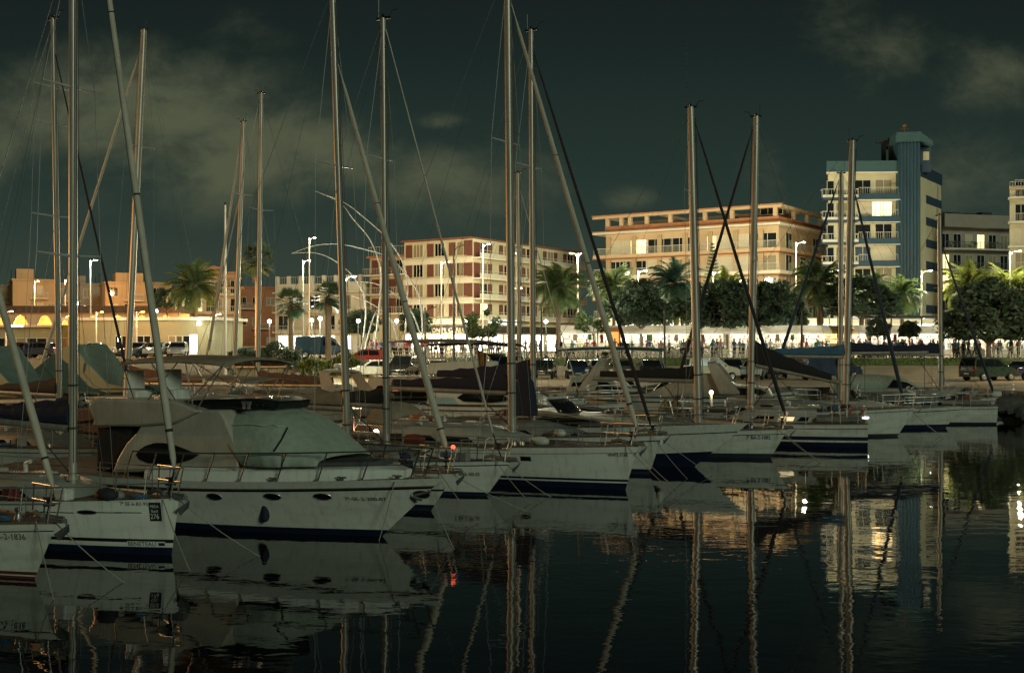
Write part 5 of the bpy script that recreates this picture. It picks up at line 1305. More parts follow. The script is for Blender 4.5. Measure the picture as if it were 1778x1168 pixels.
def fan_crown(seed, n=46):
    rr = random.Random(seed); b = MB()
    for i in range(n):
        a = rr.uniform(0, 2 * pi); el = 1.3 - 2.3 * (i / n); d = Vector((cos(a) * cos(el), sin(a) * cos(el), sin(el))); s_ = Vector((-sin(a), cos(a), 0)); u_ = s_.cross(d)
        c = d * .5 * rr.uniform(.85, 1.1); b.tube([Vector((0, 0, 0)), c], .012, 3)
        for k in range(15):
            f_ = -1.35 + 2.7 * k / 14; tip = c + (d * cos(f_) + s_ * sin(f_)) * .5 * rr.uniform(.85, 1.1) + Vector((0, 0, -.10 * rr.random())) + u_ * .05; w_ = (d * -sin(f_) + s_ * cos(f_)) * .035
            m_ = c.lerp(tip, .5); b.add([c, m_ + w_, tip, m_ - w_], [(0, 1, 2, 3)])
    for i in range(120):    # skirt of dead leaves
        a = rr.uniform(0, 2 * pi); z = -rr.uniform(.1, .75); r_ = .17; b.add([(r_ * cos(a), r_ * sin(a), z), (r_ * cos(a + .25), r_ * sin(a + .25), z), (r_ * 1.35 * cos(a + .1), r_ * 1.35 * sin(a + .1), z - .32)], [(0, 1, 2)], 1)
    return b.mesh('crown', [LEAFF, PBARK], fix=False)
FC = [frond_crown(1), frond_crown(2, 66), frond_crown(3, 60, LEAFB), frond_crown(4, 62, LEAFY)]; FN = [fan_crown(5), fan_crown(6)]
def palm(px, py, D, rpx, label, kind, lean=0, tr=.24):
    g = gz(D); h = Z(py, D) - g; r = rpx * D / F; t = thing('palm_tree', label, 'palm tree', (X(px, D), D, g), 0, 'palm trees on the promenade')
    b = MB(); n = max(8, int(h / .5)); pts = [Vector((lean * (1 - k / n) ** 2, 0, h * k / n)) for k in range(n + 1)]
    b.tube(pts, [(tr * 1.35 if k == 0 else tr * (1.05 - .2 * k / n)) * (1 + .07 * (k % 2)) for k in range(n + 1)], 10)
    if kind < 4: b.ball((0, 0, h - .35), tr * 1.9, 10, sz=(1, 1, 1.3))
    b.build('trunk', [PBARK], t, smooth=60)
    c = ob('crown', (FC[kind] if kind < 4 else FN[kind - 4]), t, (0, 0, h), random.uniform(0, 6)); c.scale = (r * 1.12,) * 3
for a in ((446, 452, 140, 33, 'dark fan palm high above the hedge behind the slim pale mast', 4, 0, .22), (338, 498, 128, 52, 'large floodlit feather palm at the left behind the clubhouse', 0), (505, 527, 101, 31, 'fan palm with a thin trunk standing in the hedge', 4, .1, .2), (570, 516, 100, 31, 'fan palm with a thick pale trunk beside the blue van', 5, 0, .26),
          (970, 500, 116, 52, 'dark drooping palm right of the centre masts', 1, 0, .26), (1066, 497, 135, 44, 'feather palm left of the peach block behind the slanted jibs', 0), (1172, 492, 122, 50, 'blue green palm standing over the rounded trees', 2, .3), (1262, 500, 136, 40, 'yellow lit palm beside the conical pine', 3), (1184, 540, 117, 32, 'small low palm in front of the rounded trees', 1, .1, .18),
          (1424, 492, 117, 52, 'tall palm with a stout trunk left of the paired masts', 1, 0, .34), (1508, 505, 128, 40, 'palm before the tower balconies', 0), (1566, 512, 130, 40, 'palm at the foot of the blue stair shaft', 0), (1684, 498, 128, 50, 'yellow green palm before the grey block', 3), (1750, 500, 130, 48, 'palm at the right edge under the edge block', 3)):
    palm(*a)
def crown_mesh(seed, n, mat, clumps=60, leaf=.085):
    rr = random.Random(seed); b = MB(); cs = []
    while len(cs) < clumps:
        v_ = Vector((rr.gauss(0, 1), rr.gauss(0, 1), rr.gauss(0, 1))).normalized() * rr.uniform(.55, .95)
        if v_.z > -.55: cs.append((v_, rr.uniform(.16, .34)))
    for i in range(n):
        c, r_ = rr.choice(cs); d = Vector((rr.gauss(0, 1), rr.gauss(0, 1), rr.gauss(0, 1))).normalized()
        p = c + d * r_ * rr.uniform(.6, 1.08); p.z = max(p.z, -.62 + .1 * rr.random())
        u_ = Vector((rr.gauss(0, 1), rr.gauss(0, 1), rr.gauss(0, .7))).normalized(); v_ = u_.cross(d + Vector((.01, 0, 0))).normalized(); s_ = leaf * rr.uniform(.5, 1.2)
        b.add([p - u_ * s_, p + v_ * s_ * .5, p + u_ * s_, p - v_ * s_ * .5], [(0, 1, 2, 3)])
    return b.mesh('crown', mat, fix=False)
CM = [crown_mesh(1, 9000, LEAFD), crown_mesh(2, 9000, LEAFD, 66), crown_mesh(3, 9000, LEAFD, 54), crown_mesh(4, 1800, LEAFP, 16, .11)]
def tree(px, py, D, rx, rz_, label, k, trunk=.22, group='rounded trees along the promenade', name='tree'):
    g = gz(D); cz = Z(py, D) - g; a = rx * D / F; c_ = rz_ * D / F; t = thing(name, label, 'tree', (X(px, D), D, g), 0, group)
    b = MB(); zb = max(.8, cz - c_ * .75); b.tube([(0, 0, 0), (.05, 0, zb * .5), (0, 0, zb)], [trunk * 1.3, trunk, trunk * .85], 9)
    for i in range(7):
        an = i * 2 * pi / 7 + .3; e = Vector((a * .62 * cos(an), a * .62 * sin(an), cz + c_ * (.05 + .25 * (i % 2)))); s_ = Vector((0, 0, zb * .96)); m_ = s_.lerp(e, .5) + Vector((0, 0, -.05 * c_)) + Vector((cos(an), sin(an), 0)) * .12 * a
        b.tube([s_, m_, e], [trunk * .55, trunk * .35, trunk * .1], 6); b.tube([m_, m_.lerp(Vector((e.x * 1.1, e.y * .6, e.z + .2)), .9)], [trunk * .25, trunk * .06], 5)
    b.build('trunk', [BARK], t, smooth=60)
    c = ob('crown', CM[k], t, (0, 0, cz), random.uniform(0, 6)); c.scale = (a * 1.15, a * 1.15, c_ * 1.08)
for a in ((1113, 537, 114, 54, 42, 'rounded dark tree left of the mast pair, over the bright stalls', 0), (1256, 538, 114, 50, 48, 'rounded dark tree just right of the leaning mast', 1), (1336, 536, 115, 46, 46, 'rounded dark tree behind the tall masts before the peach block', 2),
          (1495, 522, 116, 62, 38, 'flat topped tree with lit edges behind the paired masts', 1), (1716, 553, 101, 66, 56, 'broad dark tree standing alone near the parked cars at right', 0)): tree(*a)
SM = 'small promenade trees'
for a in ((836, 566, 98, 28, 30, 'flowering sapling in front of the restaurant', 3, .07, SM), (1030, 560, 112, 26, 26, 'small sunlit green tree by the kiosk', 3, .08, SM), (1524, 572, 110, 19, 17, 'small clipped round tree left of the flat canopy', 0, .07, SM), (1579, 574, 110, 17, 16, 'small clipped round tree under the flat canopy', 1, .07, SM),
          (628, 562, 124, 32, 24, 'dark bushy tree behind the steel arches', 2, .1, SM), (719, 560, 126, 26, 24, 'dark bushy tree left of the restaurant door', 2, .1, SM), (1378, 545, 122, 24, 34, 'narrow dark tree between the rounded trees and the palm', 1, .1, SM), (290, 520, 132, 22, 20, 'dark tree behind the clubhouse roof', 2, .1, SM)): tree(*a)
b = MB(); rr = random.Random(9)
for i in range(1500):                   # flowers on the sapling
    pass
# conical pine
D = 150; g = gz(D); t = thing('conical_pine', 'dark conical pine standing before the peach block', 'tree', (X(1237, D), D, g)); ht = Z(424, D) - g
MB().tube([(0, 0, 0), (0, 0, ht)], [.28, .03], 8).build('trunk', [BARK], t)
b = MB()
for i in range(26):
    z = ht * (.22 + .77 * i / 25); rr_ = (1 - (i / 25) ** 1.15) * 2.1 + .15
    for j in range(9):
        a = j * 2 * pi / 9 + i * .5; e = Vector((rr_ * cos(a), rr_ * sin(a), z + .18)); s_ = Vector((0, 0, z)); sd = Vector((-sin(a), cos(a), 0)) * .18
        for q in range(6): c = s_.lerp(e, .15 + .15 * q); k = s_.lerp(e, .35 + .14 * q); b.add([c - sd * 1.6, k, c + sd * 1.6], [(0, 1, 2)]); b.add([c + Vector((0, 0, .12)), k + Vector((0, 0, .18)), k - Vector((0, 0, .1))], [(0, 1, 2)])
b.build('crown', [LEAFD], t, fix=False)
# hedges
def hedge(px0, px1, D, pt, label, mat, depth=2.2, n=5200):
    x0, x1 = X(px0, D), X(px1, D); g = gz(D); h = Z(pt, D) - g; t = thing('hedge', label, 'hedge', ((x0 + x1) / 2, D, g)); w_ = (x1 - x0) / 2; b = MB(); rr = random.Random(px0)
    for i in range(n):
        x = rr.uniform(-w_, w_); hh = h * (.78 + .22 * sin(x * 1.7) * sin(x * .6 + 1)) ; z = hh * rr.random() ** .55; y = rr.uniform(-1, 1) * depth / 2 * sqrt(max(.05, 1 - (z / h) ** 3))
        a = rr.uniform(0, 2 * pi); e = rr.uniform(-.6, 1.2); s_ = rr.uniform(.10, .24); d = Vector((cos(a) * cos(e), sin(a) * cos(e), sin(e))); p = Vector((x, y, z)); v_ = Vector((-sin(a), cos(a), 0))
        b.add([p - d * s_, p + v_ * s_ * .35, p + d * s_, p - v_ * s_ * .35], [(0, 1, 2, 3)])
    b.build('foliage', [mat], t, fix=False)
    b = MB()
    for i in range(10): x = -w_ + 2 * w_ * (i + .5) / 10; b.tube([(x, 0, 0), (x + .1, .1, h * .7)], [.05, .02], 5)
    b.build('stems', [BARK], t)
hedge(398, 522, 99, 592, 'dark green hedge at the left behind the slim pale mast', LEAFD); hedge(520, 642, 96, 613, 'low yellow green hedge lit from above beside the blue van', LEAFY, 2.0)
# ---------------------------------------------------------------- steel arch sculpture
t = thing('arch_sculpture', 'tall sculpture of thin curved white steel ribs on the promenade', 'sculpture', P(660, 621, 106)); o_ = t.location
ARC = [[(548, 332), (590, 352), (613, 380), (641, 414), (657, 453), (661, 492), (657, 545), (650, 606)], [(548, 332), (598, 352), (635, 380), (669, 411), (695, 447), (706, 481), (707, 520), (702, 606)],
       [(506, 440), (548, 426), (590, 424), (630, 432), (672, 445), (695, 464), (720, 498), (731, 532), (734, 612)], [(506, 440), (546, 439), (577, 450), (607, 473), (627, 501), (634, 526), (634, 560), (627, 612)],
       [(560, 500), (607, 490), (647, 491), (675, 504), (695, 518), (717, 546), (736, 600)], [(610, 514), (633, 521), (664, 540), (683, 566), (692, 610)], [(654, 537), (645, 560), (632, 612)], [(707, 560), (702, 580), (695, 612)]]
for i, a in enumerate(ARC):
    b = MB(); n = len(a); pts = [P(px, py, 106 + 2.2 * sin(i * 1.9) * (k / n) + .6 * i % 2) - o_ for k, (px, py) in enumerate(a)]
    fine = []
    for k in range(n - 1):
        p0, p1, p2, p3 = pts[max(0, k - 1)], pts[k], pts[k + 1], pts[min(n - 1, k + 2)]
        for q in range(6): s_ = q / 6; fine.append(.5 * ((2 * p1) + (p2 - p0) * s_ + (2 * p0 - 5 * p1 + 4 * p2 - p3) * s_ ** 2 + (3 * p1 - p0 - 3 * p2 + p3) * s_ ** 3))
    fine.append(pts[-1]); m_ = len(fine)
    b.tube(fine, [.02 + .05 * min(1, k / m_ * 1.6) for k in range(m_)], 7); b.build('rib', [M('white_steel', (.40, .41, .36), .4, .2, var=.08)], t, smooth=60)

# ---------------------------------------------------------------- market stalls
CANW = leafmat('stall_canvas', (.75, .73, .66), .55); CNT = M('stall_counter', (.45, .40, .32), .7, var=.2); TUBE = M('stall_tube_lamp', (1, .97, .86), .4, emit=28)
GOODS = [M('goods_%s' % n_, c, .6, var=.1) for n_, c in (('red', (.16, .03, .025)), ('dark', (.03, .03, .035)), ('blue', (.03, .05, .10)), ('green', (.04, .09, .04)), ('tan', (.25, .18, .10)), ('yellow', (.3, .22, .06)), ('white', (.6, .58, .5)))]
def make_stall(seed, w_=3.0, yellow=False):
    rr = random.Random(seed); t = thing('market_stall', 'x', 'market stall', (0, 0, 0), 0, 'lit white market stalls along the promenade')
    for sx in (-1, 1):
        for sy in (-1, 1): MB().tube([(sx * w_ / 2, sy * 1.1, 0), (sx * w_ / 2, sy * 1.1, 2.35)], .03, 6).build('post', [RAILM], t)
    b = MB(); b.loft([[Vector((x * (w_ / 2 + .2), y, z)) for y, z in ((-1.4, 2.3), (-1.4, 2.55), (0, 3.15), (1.3, 2.55), (1.3, 2.3), (1.26, 2.3), (1.26, 2.5), (0, 3.1), (-1.36, 2.5), (-1.36, 2.3))] for x in (-1, 1)], 0); b.build('canopy', [YELC if yellow else CANW], t)
    b = MB(); b.bx(-w_ / 2, w_ / 2, 1.1, 1.14, .0, 2.5); b.build('back_sheet', [M('yellow_sheet', (.5, .33, .08), .8, var=.1) if yellow else CANW], t)
    b = MB(); b.bx(-w_ / 2 + .05, w_ / 2 - .05, -.9, -.2, 0, .85); b.build('counter', [CNT if seed % 2 else CANW], t, bevel=.02)
    b = MB()
    for k in range(3): b.bx(-w_ / 2 + .1, w_ / 2 - .1, .75, 1.05, .9 + .5 * k, .94 + .5 * k)
    b.build('shelf', [CNT], t)
    b = MB()
    for k in range(34):
        x = rr.uniform(-w_ / 2 + .15, w_ / 2 - .15); m_ = rr.randrange(7)
        if k < 15: b.bx(x - .09, x + .09, -.8 + .5 * rr.random() - .08, -.62 + .3 * rr.random(), .86, .9 + rr.uniform(.05, .3), m_)
        else: z = .94 + .5 * (k % 3); b.lathe([(.05, 0), (.06, .18), (.025, .24), (.02, .32)], 6, m_, (x, .9, z))
    for k in range(rr.randrange(1, 5)): x = rr.uniform(-w_ / 2 + .3, w_ / 2 - .3); q = rr.uniform(.08, .3); b.bx(x - q, x + q, -1.2 + .1 * k, -1.15 + .1 * k, rr.uniform(1.3, 1.8), 2.25, rr.randrange(7))
    b.build('goods', GOODS, t)
    b = MB(); b.tube([(-w_ * .35, -.3, 2.5), (w_ * .35, -.3, 2.5)], .05, 6); b.build('tube_lamp', [TUBE], t)
    point_light('stall_light', t, (0, -.3, 2.3), 400, (1, .96, .82), .2)
    return t
protos = [make_stall(1), make_stall(2), make_stall(3), make_stall(4, yellow=True)]
ST = [1004, 1062, 1120, 1178, 1236, 1296, 1352, 1408, 1452, 1510, 1566, 1622, 1678, 1734, 1790]
ANCH = ['just left of the orange kiosk', 'right behind the orange kiosk', 'below the left rounded tree', 'behind the small low palm', 'under the tree right of the leaning mast', 'between two rounded trunks', 'behind the white hatchback', 'left of the stout palm trunk', 'with yellow canvas and bottle shelves', 'just right of the paired masts', 'by the shorter street lamp', 'under the flat canopy', 'left of the broad lone tree', 'behind the broad lone tree', 'at the very right edge']
used = set()
for i, px in enumerate(ST):
    k = 3 if i == 8 else i % 3; D = 113 + (i % 3) * .8; loc = (X(px, D), D, PZ + .034)
    lb = 'white lit market stall ' + ANCH[i] if i != 8 else 'yellow lit market stall with bottle shelves left of the paired masts'
    if k not in used: used.add(k); o = protos[k]; o.location = loc; o['label'] = lb
    else: o = dup(protos[k], loc, 0, lb)
# flat dark canopy, kiosk
D = 118; t = thing('flat_canopy', 'long dark flat canopy on thin posts before the blue tower', 'canopy', (X(1560, D), D, PZ)); a = X(1482, D) - t.location.x; b_ = X(1642, D) - t.location.x; z = Z(549, D) - PZ
MB().bx(a, b_, -2, 2, z - .25, z).build('roof', [POLED], t)
for px in (1490, 1538, 1590, 1636): x = X(px, D) - t.location.x; MB().tube([(x, -1.7, 0), (x, -1.7, z - .25)], .08, 8).build('post', [POLED], t)
D = 111; t = thing('kiosk', 'narrow orange kiosk panel glowing between the slanted jibs', 'kiosk', (X(1067, D), D, PZ)); MB().bx(-.5, .5, -.4, .4, 0, 2.9).build('cabin', [M('orange_panel', (.5, .16, .03), .6)], t, bevel=.03); MB().bx(-.6, .6, -.5, .5, 2.905, 3.1).build('roof', [WWHITE], t); MB().bx(-.35, .35, -.43, -.41, 1.0, 2.5).build('lit_panel', [M('lit_orange', (1, .35, .08), .5, emit=1.2)], t)
# lit shopfronts at the feet of the peach block and tower
D = 146; t = thing('shop_row', 'row of overbright ground floor shops behind the stalls and trees', 'shop', (X(1060, D), D, PZ)); L_ = X(1660, D) - X(1060, D)
MB().bx(0, L_, .0, 5, 0, 4.6).build('wall', [WWHITE], t)
MB().bx(0, L_, -1.6, -.005, 3.6, 3.85).build('awning', [WWHITE], t)
n = 14
for i in range(n):
    o = MB().bx(L_ * i / n + .3, L_ * (i + 1) / n - .3, -.06, -.005, .2, 3.1).build('shop_window', [SHOPLIT], t)
    if i % 2 == 0: point_light('shop_light', t, (L_ * (i + .5) / n, -1.6, 3.0), 4500, (1, .95, .80), .3)
for i in range(4):
    on(R_, Matrix.Identity(4), lambda r: point_light('shop_light', r, (2.5 + i * 5.5, -2.2, 2.8), 500, (1, .92, .72), .3))
# promenade railing
t = thing('promenade_railing', 'long metal railing along the promenade edge above the lawn', 'railing', (20, 104.9, PZ + .1)); b = MB()
for z in (.25, .6, 1.0): b.tube([(-45, 0, z), (40, 0, z)], .028, 6)
b.build('rail', [RAILM], t)
pm_ = MB().bx(-.03, .03, -.03, .03, 0, 1.03).mesh('post', RAILM)
for i in range(50): ob('post', pm_, t, (-45 + i * 85 / 49, 0, 0))
# parasols, closed
for px, py, D, lb, m_ in ((651, 574, 110, 'closed cream parasol beside the steel arches', WWHITE), (1379, 618, 98, 'closed dark parasol on the lawn behind the white hatchback', CANVB), (1316, 612, 98, 'closed dark parasol at the mast before the lawn', CANVB)):
    g = gz(D); h = Z(py, D) - g; t = thing('parasol', lb, 'parasol', (X(px, D), D, g)); MB().tube([(0, 0, 0), (0, 0, h)], .03, 6).build('pole', [POLE], t)
    MB().loft([[Vector((r_ * (1 + .25 * (j % 2)) * cos(j * pi / 6), r_ * (1 + .25 * (j % 2)) * sin(j * pi / 6), z)) for j in range(12)] for r_, z in ((.2, h * .32), (.24, h * .5), (.14, h * .8), (.03, h))]).build('folded_canopy', [m_], t)
    MB().lathe([(.3, 0), (.3, .08), (.05, .1)], 10).build('base', [CONC], t)
# flagpole
D = 84; t = thing('flagpole', 'slim white pole without a flag beside the short leaning mast', 'flagpole', (X(391, D), D, QZ)); MB().tube([(0, 0, 0), (0, 0, Z(356, D) - QZ)], [.13, .07], 8).build('pole', [ALU2], t); MB().ball((0, 0, Z(354, D) - QZ), .12, 8).build('finial', [POLED], t)

# ---------------------------------------------------------------- cars
PAINT = M('car_paint', (.5, .5, .46), .25, .1, var=.05, coat=1); TYRE = M('tyre', (.012, .012, .012), .8, var=.2); RIM = M('wheel_rim', (.4, .4, .38), .3, .8, var=.1); LENSR = M('tail_lens', (.30, .01, .01), .15, var=0); LENSW = M('head_lens', (.6, .6, .55), .08, var=0); PLATE = M('number_plate', (.5, .5, .45), .4, var=0); TRIM = M('car_trim', (.015, .015, .016), .5, var=.1)
def make_car(kind):
    t = thing('parked_car' if kind != 'van' else 'parked_van', 'x', 'car' if kind != 'van' else 'van', (0, 0, 0), 0, 'cars parked on the quay')
    if kind == 'hatch': pr = [(-1.95, .30), (-1.98, .62), (-1.90, .95), (-1.62, 1.38), (-1.35, 1.47), (-.2, 1.50), (.25, 1.42), (.95, .98), (1.75, .82), (1.95, .62), (1.98, .30)]; sw = [[(-1.35, .97), (-1.25, 1.34), (-.45, 1.38), (-.45, .97)], [(-.38, .97), (-.38, 1.38), (.15, 1.34), (.72, .97)]]; ws = ((.92, .99), (.30, 1.40)); rs = ((-1.87, 1.0), (-1.65, 1.36)); hw = .84
    elif kind == 'mpv': pr = [(-2.05, .32), (-2.10, .7), (-2.06, 1.05), (-1.92, 1.66), (-1.7, 1.78), (-.1, 1.80), (.35, 1.68), (1.1, 1.10), (1.8, .95), (2.05, .70), (2.08, .32)]; sw = [[(-1.85, 1.10), (-1.75, 1.58), (-1.1, 1.62), (-1.1, 1.10)], [(-1.0, 1.10), (-1.0, 1.62), (-.2, 1.62), (-.2, 1.10)], [(-.12, 1.10), (-.12, 1.62), (.25, 1.56), (.82, 1.10)]]; ws = ((1.06, 1.13), (.40, 1.66)); rs = ((-2.05, 1.12), (-1.94, 1.62)); hw = .89
    elif kind == 'sedan': pr = [(-2.2, .32), (-2.22, .62), (-2.15, .98), (-1.55, 1.04), (-1.0, 1.40), (-.4, 1.46), (.2, 1.42), (.95, .98), (1.95, .82), (2.15, .62), (2.18, .32)]; sw = [[(-1.35, 1.0), (-.95, 1.33), (-.35, 1.38), (-.35, .98)], [(-.28, .98), (-.28, 1.38), (.12, 1.34), (.70, .98)]]; ws = ((.92, .99), (.25, 1.40)); rs = ((-1.48, 1.07), (-1.03, 1.38)); hw = .87
    else: pr = [(-2.4, .35), (-2.42, 1.0), (-2.36, 1.9), (-2.2, 1.98), (.5, 2.0), (.95, 1.9), (1.6, 1.15), (2.2, 1.0), (2.4, .75), (2.42, .35)]; sw = [[(.1, 1.2), (.1, 1.75), (.85, 1.72), (1.3, 1.2)]]; ws = ((1.57, 1.18), (1.0, 1.86)); rs = ((-2.42, 1.25), (-2.38, 1.75)); hw = .95
    top = max(z for x, z in pr); belt = sw[0][0][1] - .05
    w_ = lambda x, z: hw * (1 - .20 * max(0, (z - belt) / (top - belt))) * (1 - .10 * max(0, abs(x) - 1.5)) * (.96 if z < .4 else 1)
    b = MB(); b.prism(pr, 0, 0, 0, w=w_); b.build('body', [PAINT], t, bevel=.06, smooth=40)
    for pw in sw:
        for s_ in (-1, 1):
            a = [Vector((x, s_ * (w_(x, z) + .008), z)) for x, z in pw]; MB().loft([a, [q - Vector((0, s_ * .04, 0)) for q in a]]).build('side_window', [GLASSD], t)
    for (p, q), nm in ((ws, 'windscreen'), (rs, 'rear_window')):
        d = Vector((q[0] - p[0], 0, q[1] - p[1])); n_ = Vector((d.z, 0, -d.x)).normalized() * (.012 if nm == 'windscreen' else -.012)
        a = [Vector((p[0], -w_(*p) * .92, p[1])), Vector((p[0], w_(*p) * .92, p[1])), Vector((q[0], w_(*q) * .92, q[1])), Vector((q[0], -w_(*q) * .92, q[1]))]
        if n_.x * (1 if nm == 'windscreen' else -1) < 0: n_ = -n_
        MB().loft([[k + n_ for k in a], [k - n_ * 2 for k in a]]).build(nm, [GLASSD], t)
    xl = max(x for x, z in pr); r_ = .31 if kind != 'van' else .34
    tm = MB()
    for i in range(13): pass
    wt = MB(); prof_ = [(r_ * .55, -.09), (r_ * .95, -.10), (r_, -.06), (r_, .06), (r_ * .95, .10), (r_ * .55, .09)]
    wt.loft([[Vector((a * cos(2 * pi * j / 18), y, a * sin(2 * pi * j / 18))) for j in range(18)] for a, y in prof_]); wm_ = wt.mesh('wheel', TYRE, 40)
    rt = MB(); rt.loft([[Vector((a * cos(2 * pi * j / 14), y, a * sin(2 * pi * j / 14))) for j in range(14)] for a, y in ((r_ * .62, -.105), (r_ * .55, -.115), (r_ * .2, -.09), (.001, -.11))]); rm_ = rt.mesh('rim', RIM)
    for x in (-xl * .62, xl * .64):
        for s_ in (-1, 1): o = ob('wheel', wm_, t, (x, s_ * (hw - .07), r_), 0 if s_ < 0 else pi); ob('rim', rm_, o)
    for s_ in (-1, 1):
        zt_ = .78 if kind != 'mpv' else .95
        MB().box((-xl - .005 + .08, s_ * hw * .80, zt_), (.16, .20, .30)).build('tail_light', [LENSR], t, bevel=.03)
        MB().box((xl - .16, s_ * hw * .74, .68 if kind != 'van' else .85), (.22, .30, .16)).build('headlight', [LENSW], t, bevel=.04)
        MB().box((ws[0][0] - .22, s_ * (hw + .09), belt + .08), (.1, .16, .12)).build('mirror', [PAINT], t, bevel=.03)
    MB().box((-xl - .02, 0, .55), (.03, .5, .12)).build('number_plate', [PLATE], t); MB().box((xl, 0, .42), (.03, .5, .11)).build('number_plate', [PLATE], t)
    for x in (-xl - .0, xl): MB().box((x, 0, .36), (.10, hw * 1.7, .12)).build('bumper', [TRIM], t, bevel=.03)
    return t
CP = {k: make_car(k) for k in ('hatch', 'mpv', 'sedan', 'van')}; cu_ = set()
COLS = {'white': (.62, .62, .56), 'cream': (.5, .46, .33), 'dark': (.02, .022, .022), 'navy': (.012, .025, .06), 'green': (.03, .05, .035), 'red': (.28, .02, .02), 'blue': (.02, .06, .10), 'silver': (.32, .33, .31), 'grey': (.10, .105, .10)}
CMAT = {k: M('car_paint_' + k, c, .25, .15, var=.05, coat=1) for k, c in COLS.items()}
CARS = [('mpv', 1716, 86, 22, 'green', 'dark green people carrier seen from behind at the right, before the lone tree'), ('sedan', 1788, 88, 24, 'navy', 'dark blue car cut off by the right edge'), ('van', 1440, 88, 18, 'navy', 'dark blue van behind the paired masts'),
        ('mpv', 1235, 88, 12, 'cream', 'cream people carrier right of the leaning mast'), ('hatch', 1310, 90, 250, 'white', 'white hatchback nose on behind a tall mast'), ('hatch', 1272, 94.5, 262, 'blue', 'blue hatchback parked behind the cream people carrier'), ('sedan', 1345, 94, 80, 'dark', 'black car right of the white hatchback'),
        ('mpv', 700, 92, 258, 'dark', 'black people carrier nose on left of the slanted furled jib'), ('sedan', 760, 92, 285, 'cream', 'pale saloon nose on right of the slanted furled jib'), ('hatch', 645, 93, 200, 'white', 'white hatchback at the end of the lit hedge'), ('hatch', 632, 101, 185, 'red', 'red hatchback behind the lit hedge'),
        ('van', 560, 104, 8, 'blue', 'dark blue van behind the lit hedge and fan palm trunk'), ('hatch', 945, 92, 262, 'dark', 'black hatchback right of the slender centre mast'), ('sedan', 1002, 92, 270, 'navy', 'navy saloon between the slanted jibs'), ('hatch', 1040, 93, 275, 'silver', 'silver hatchback between the white and black jibs'), ('hatch', 1078, 92, 262, 'grey', 'grey hatchback just right of the black jib'), ('sedan', 1130, 92.5, 280, 'dark', 'black saloon left of the dark inclined stay'), ('hatch', 860, 93, 275, 'grey', 'grey hatchback left of the thick central mast'),
        ('sedan', 243, 109, 250, 'grey', 'grey saloon before the clubhouse downpipe'), ('hatch', 276, 109, 262, 'white', 'white hatchback before the clubhouse windows'), ('hatch', 309, 109, 280, 'silver', 'silver hatchback near the lit poster'), ('sedan', 30, 108, 190, 'dark', 'black saloon at the far left'), ('hatch', 62, 107, 180, 'navy', 'navy hatchback at the far left'), ('sedan', 158, 108, 185, 'white', 'white saloon right of the nearest thick mast')]
for kind, px, D, rz, colr, lb in CARS:
    loc = (X(px, D), D, gz(D) + (.006 if D < 97 else .02)); lb = lb
    if kind not in cu_:
        cu_.add(kind); o = CP[kind]; o.location = loc; o.rotation_euler.z = R(rz); o['label'] = lb
        for c in o.children:
            for s_ in c.material_slots:
                if s_.material == PAINT: s_.link = 'OBJECT'; s_.material = CMAT[colr]
    else:
        o = dup(CP[kind], loc, R(rz), lb)
        for c in o.children:
            for s_ in c.material_slots:
                if s_.material.name.startswith('car_paint'): s_.link = 'OBJECT'; s_.material = CMAT[colr]

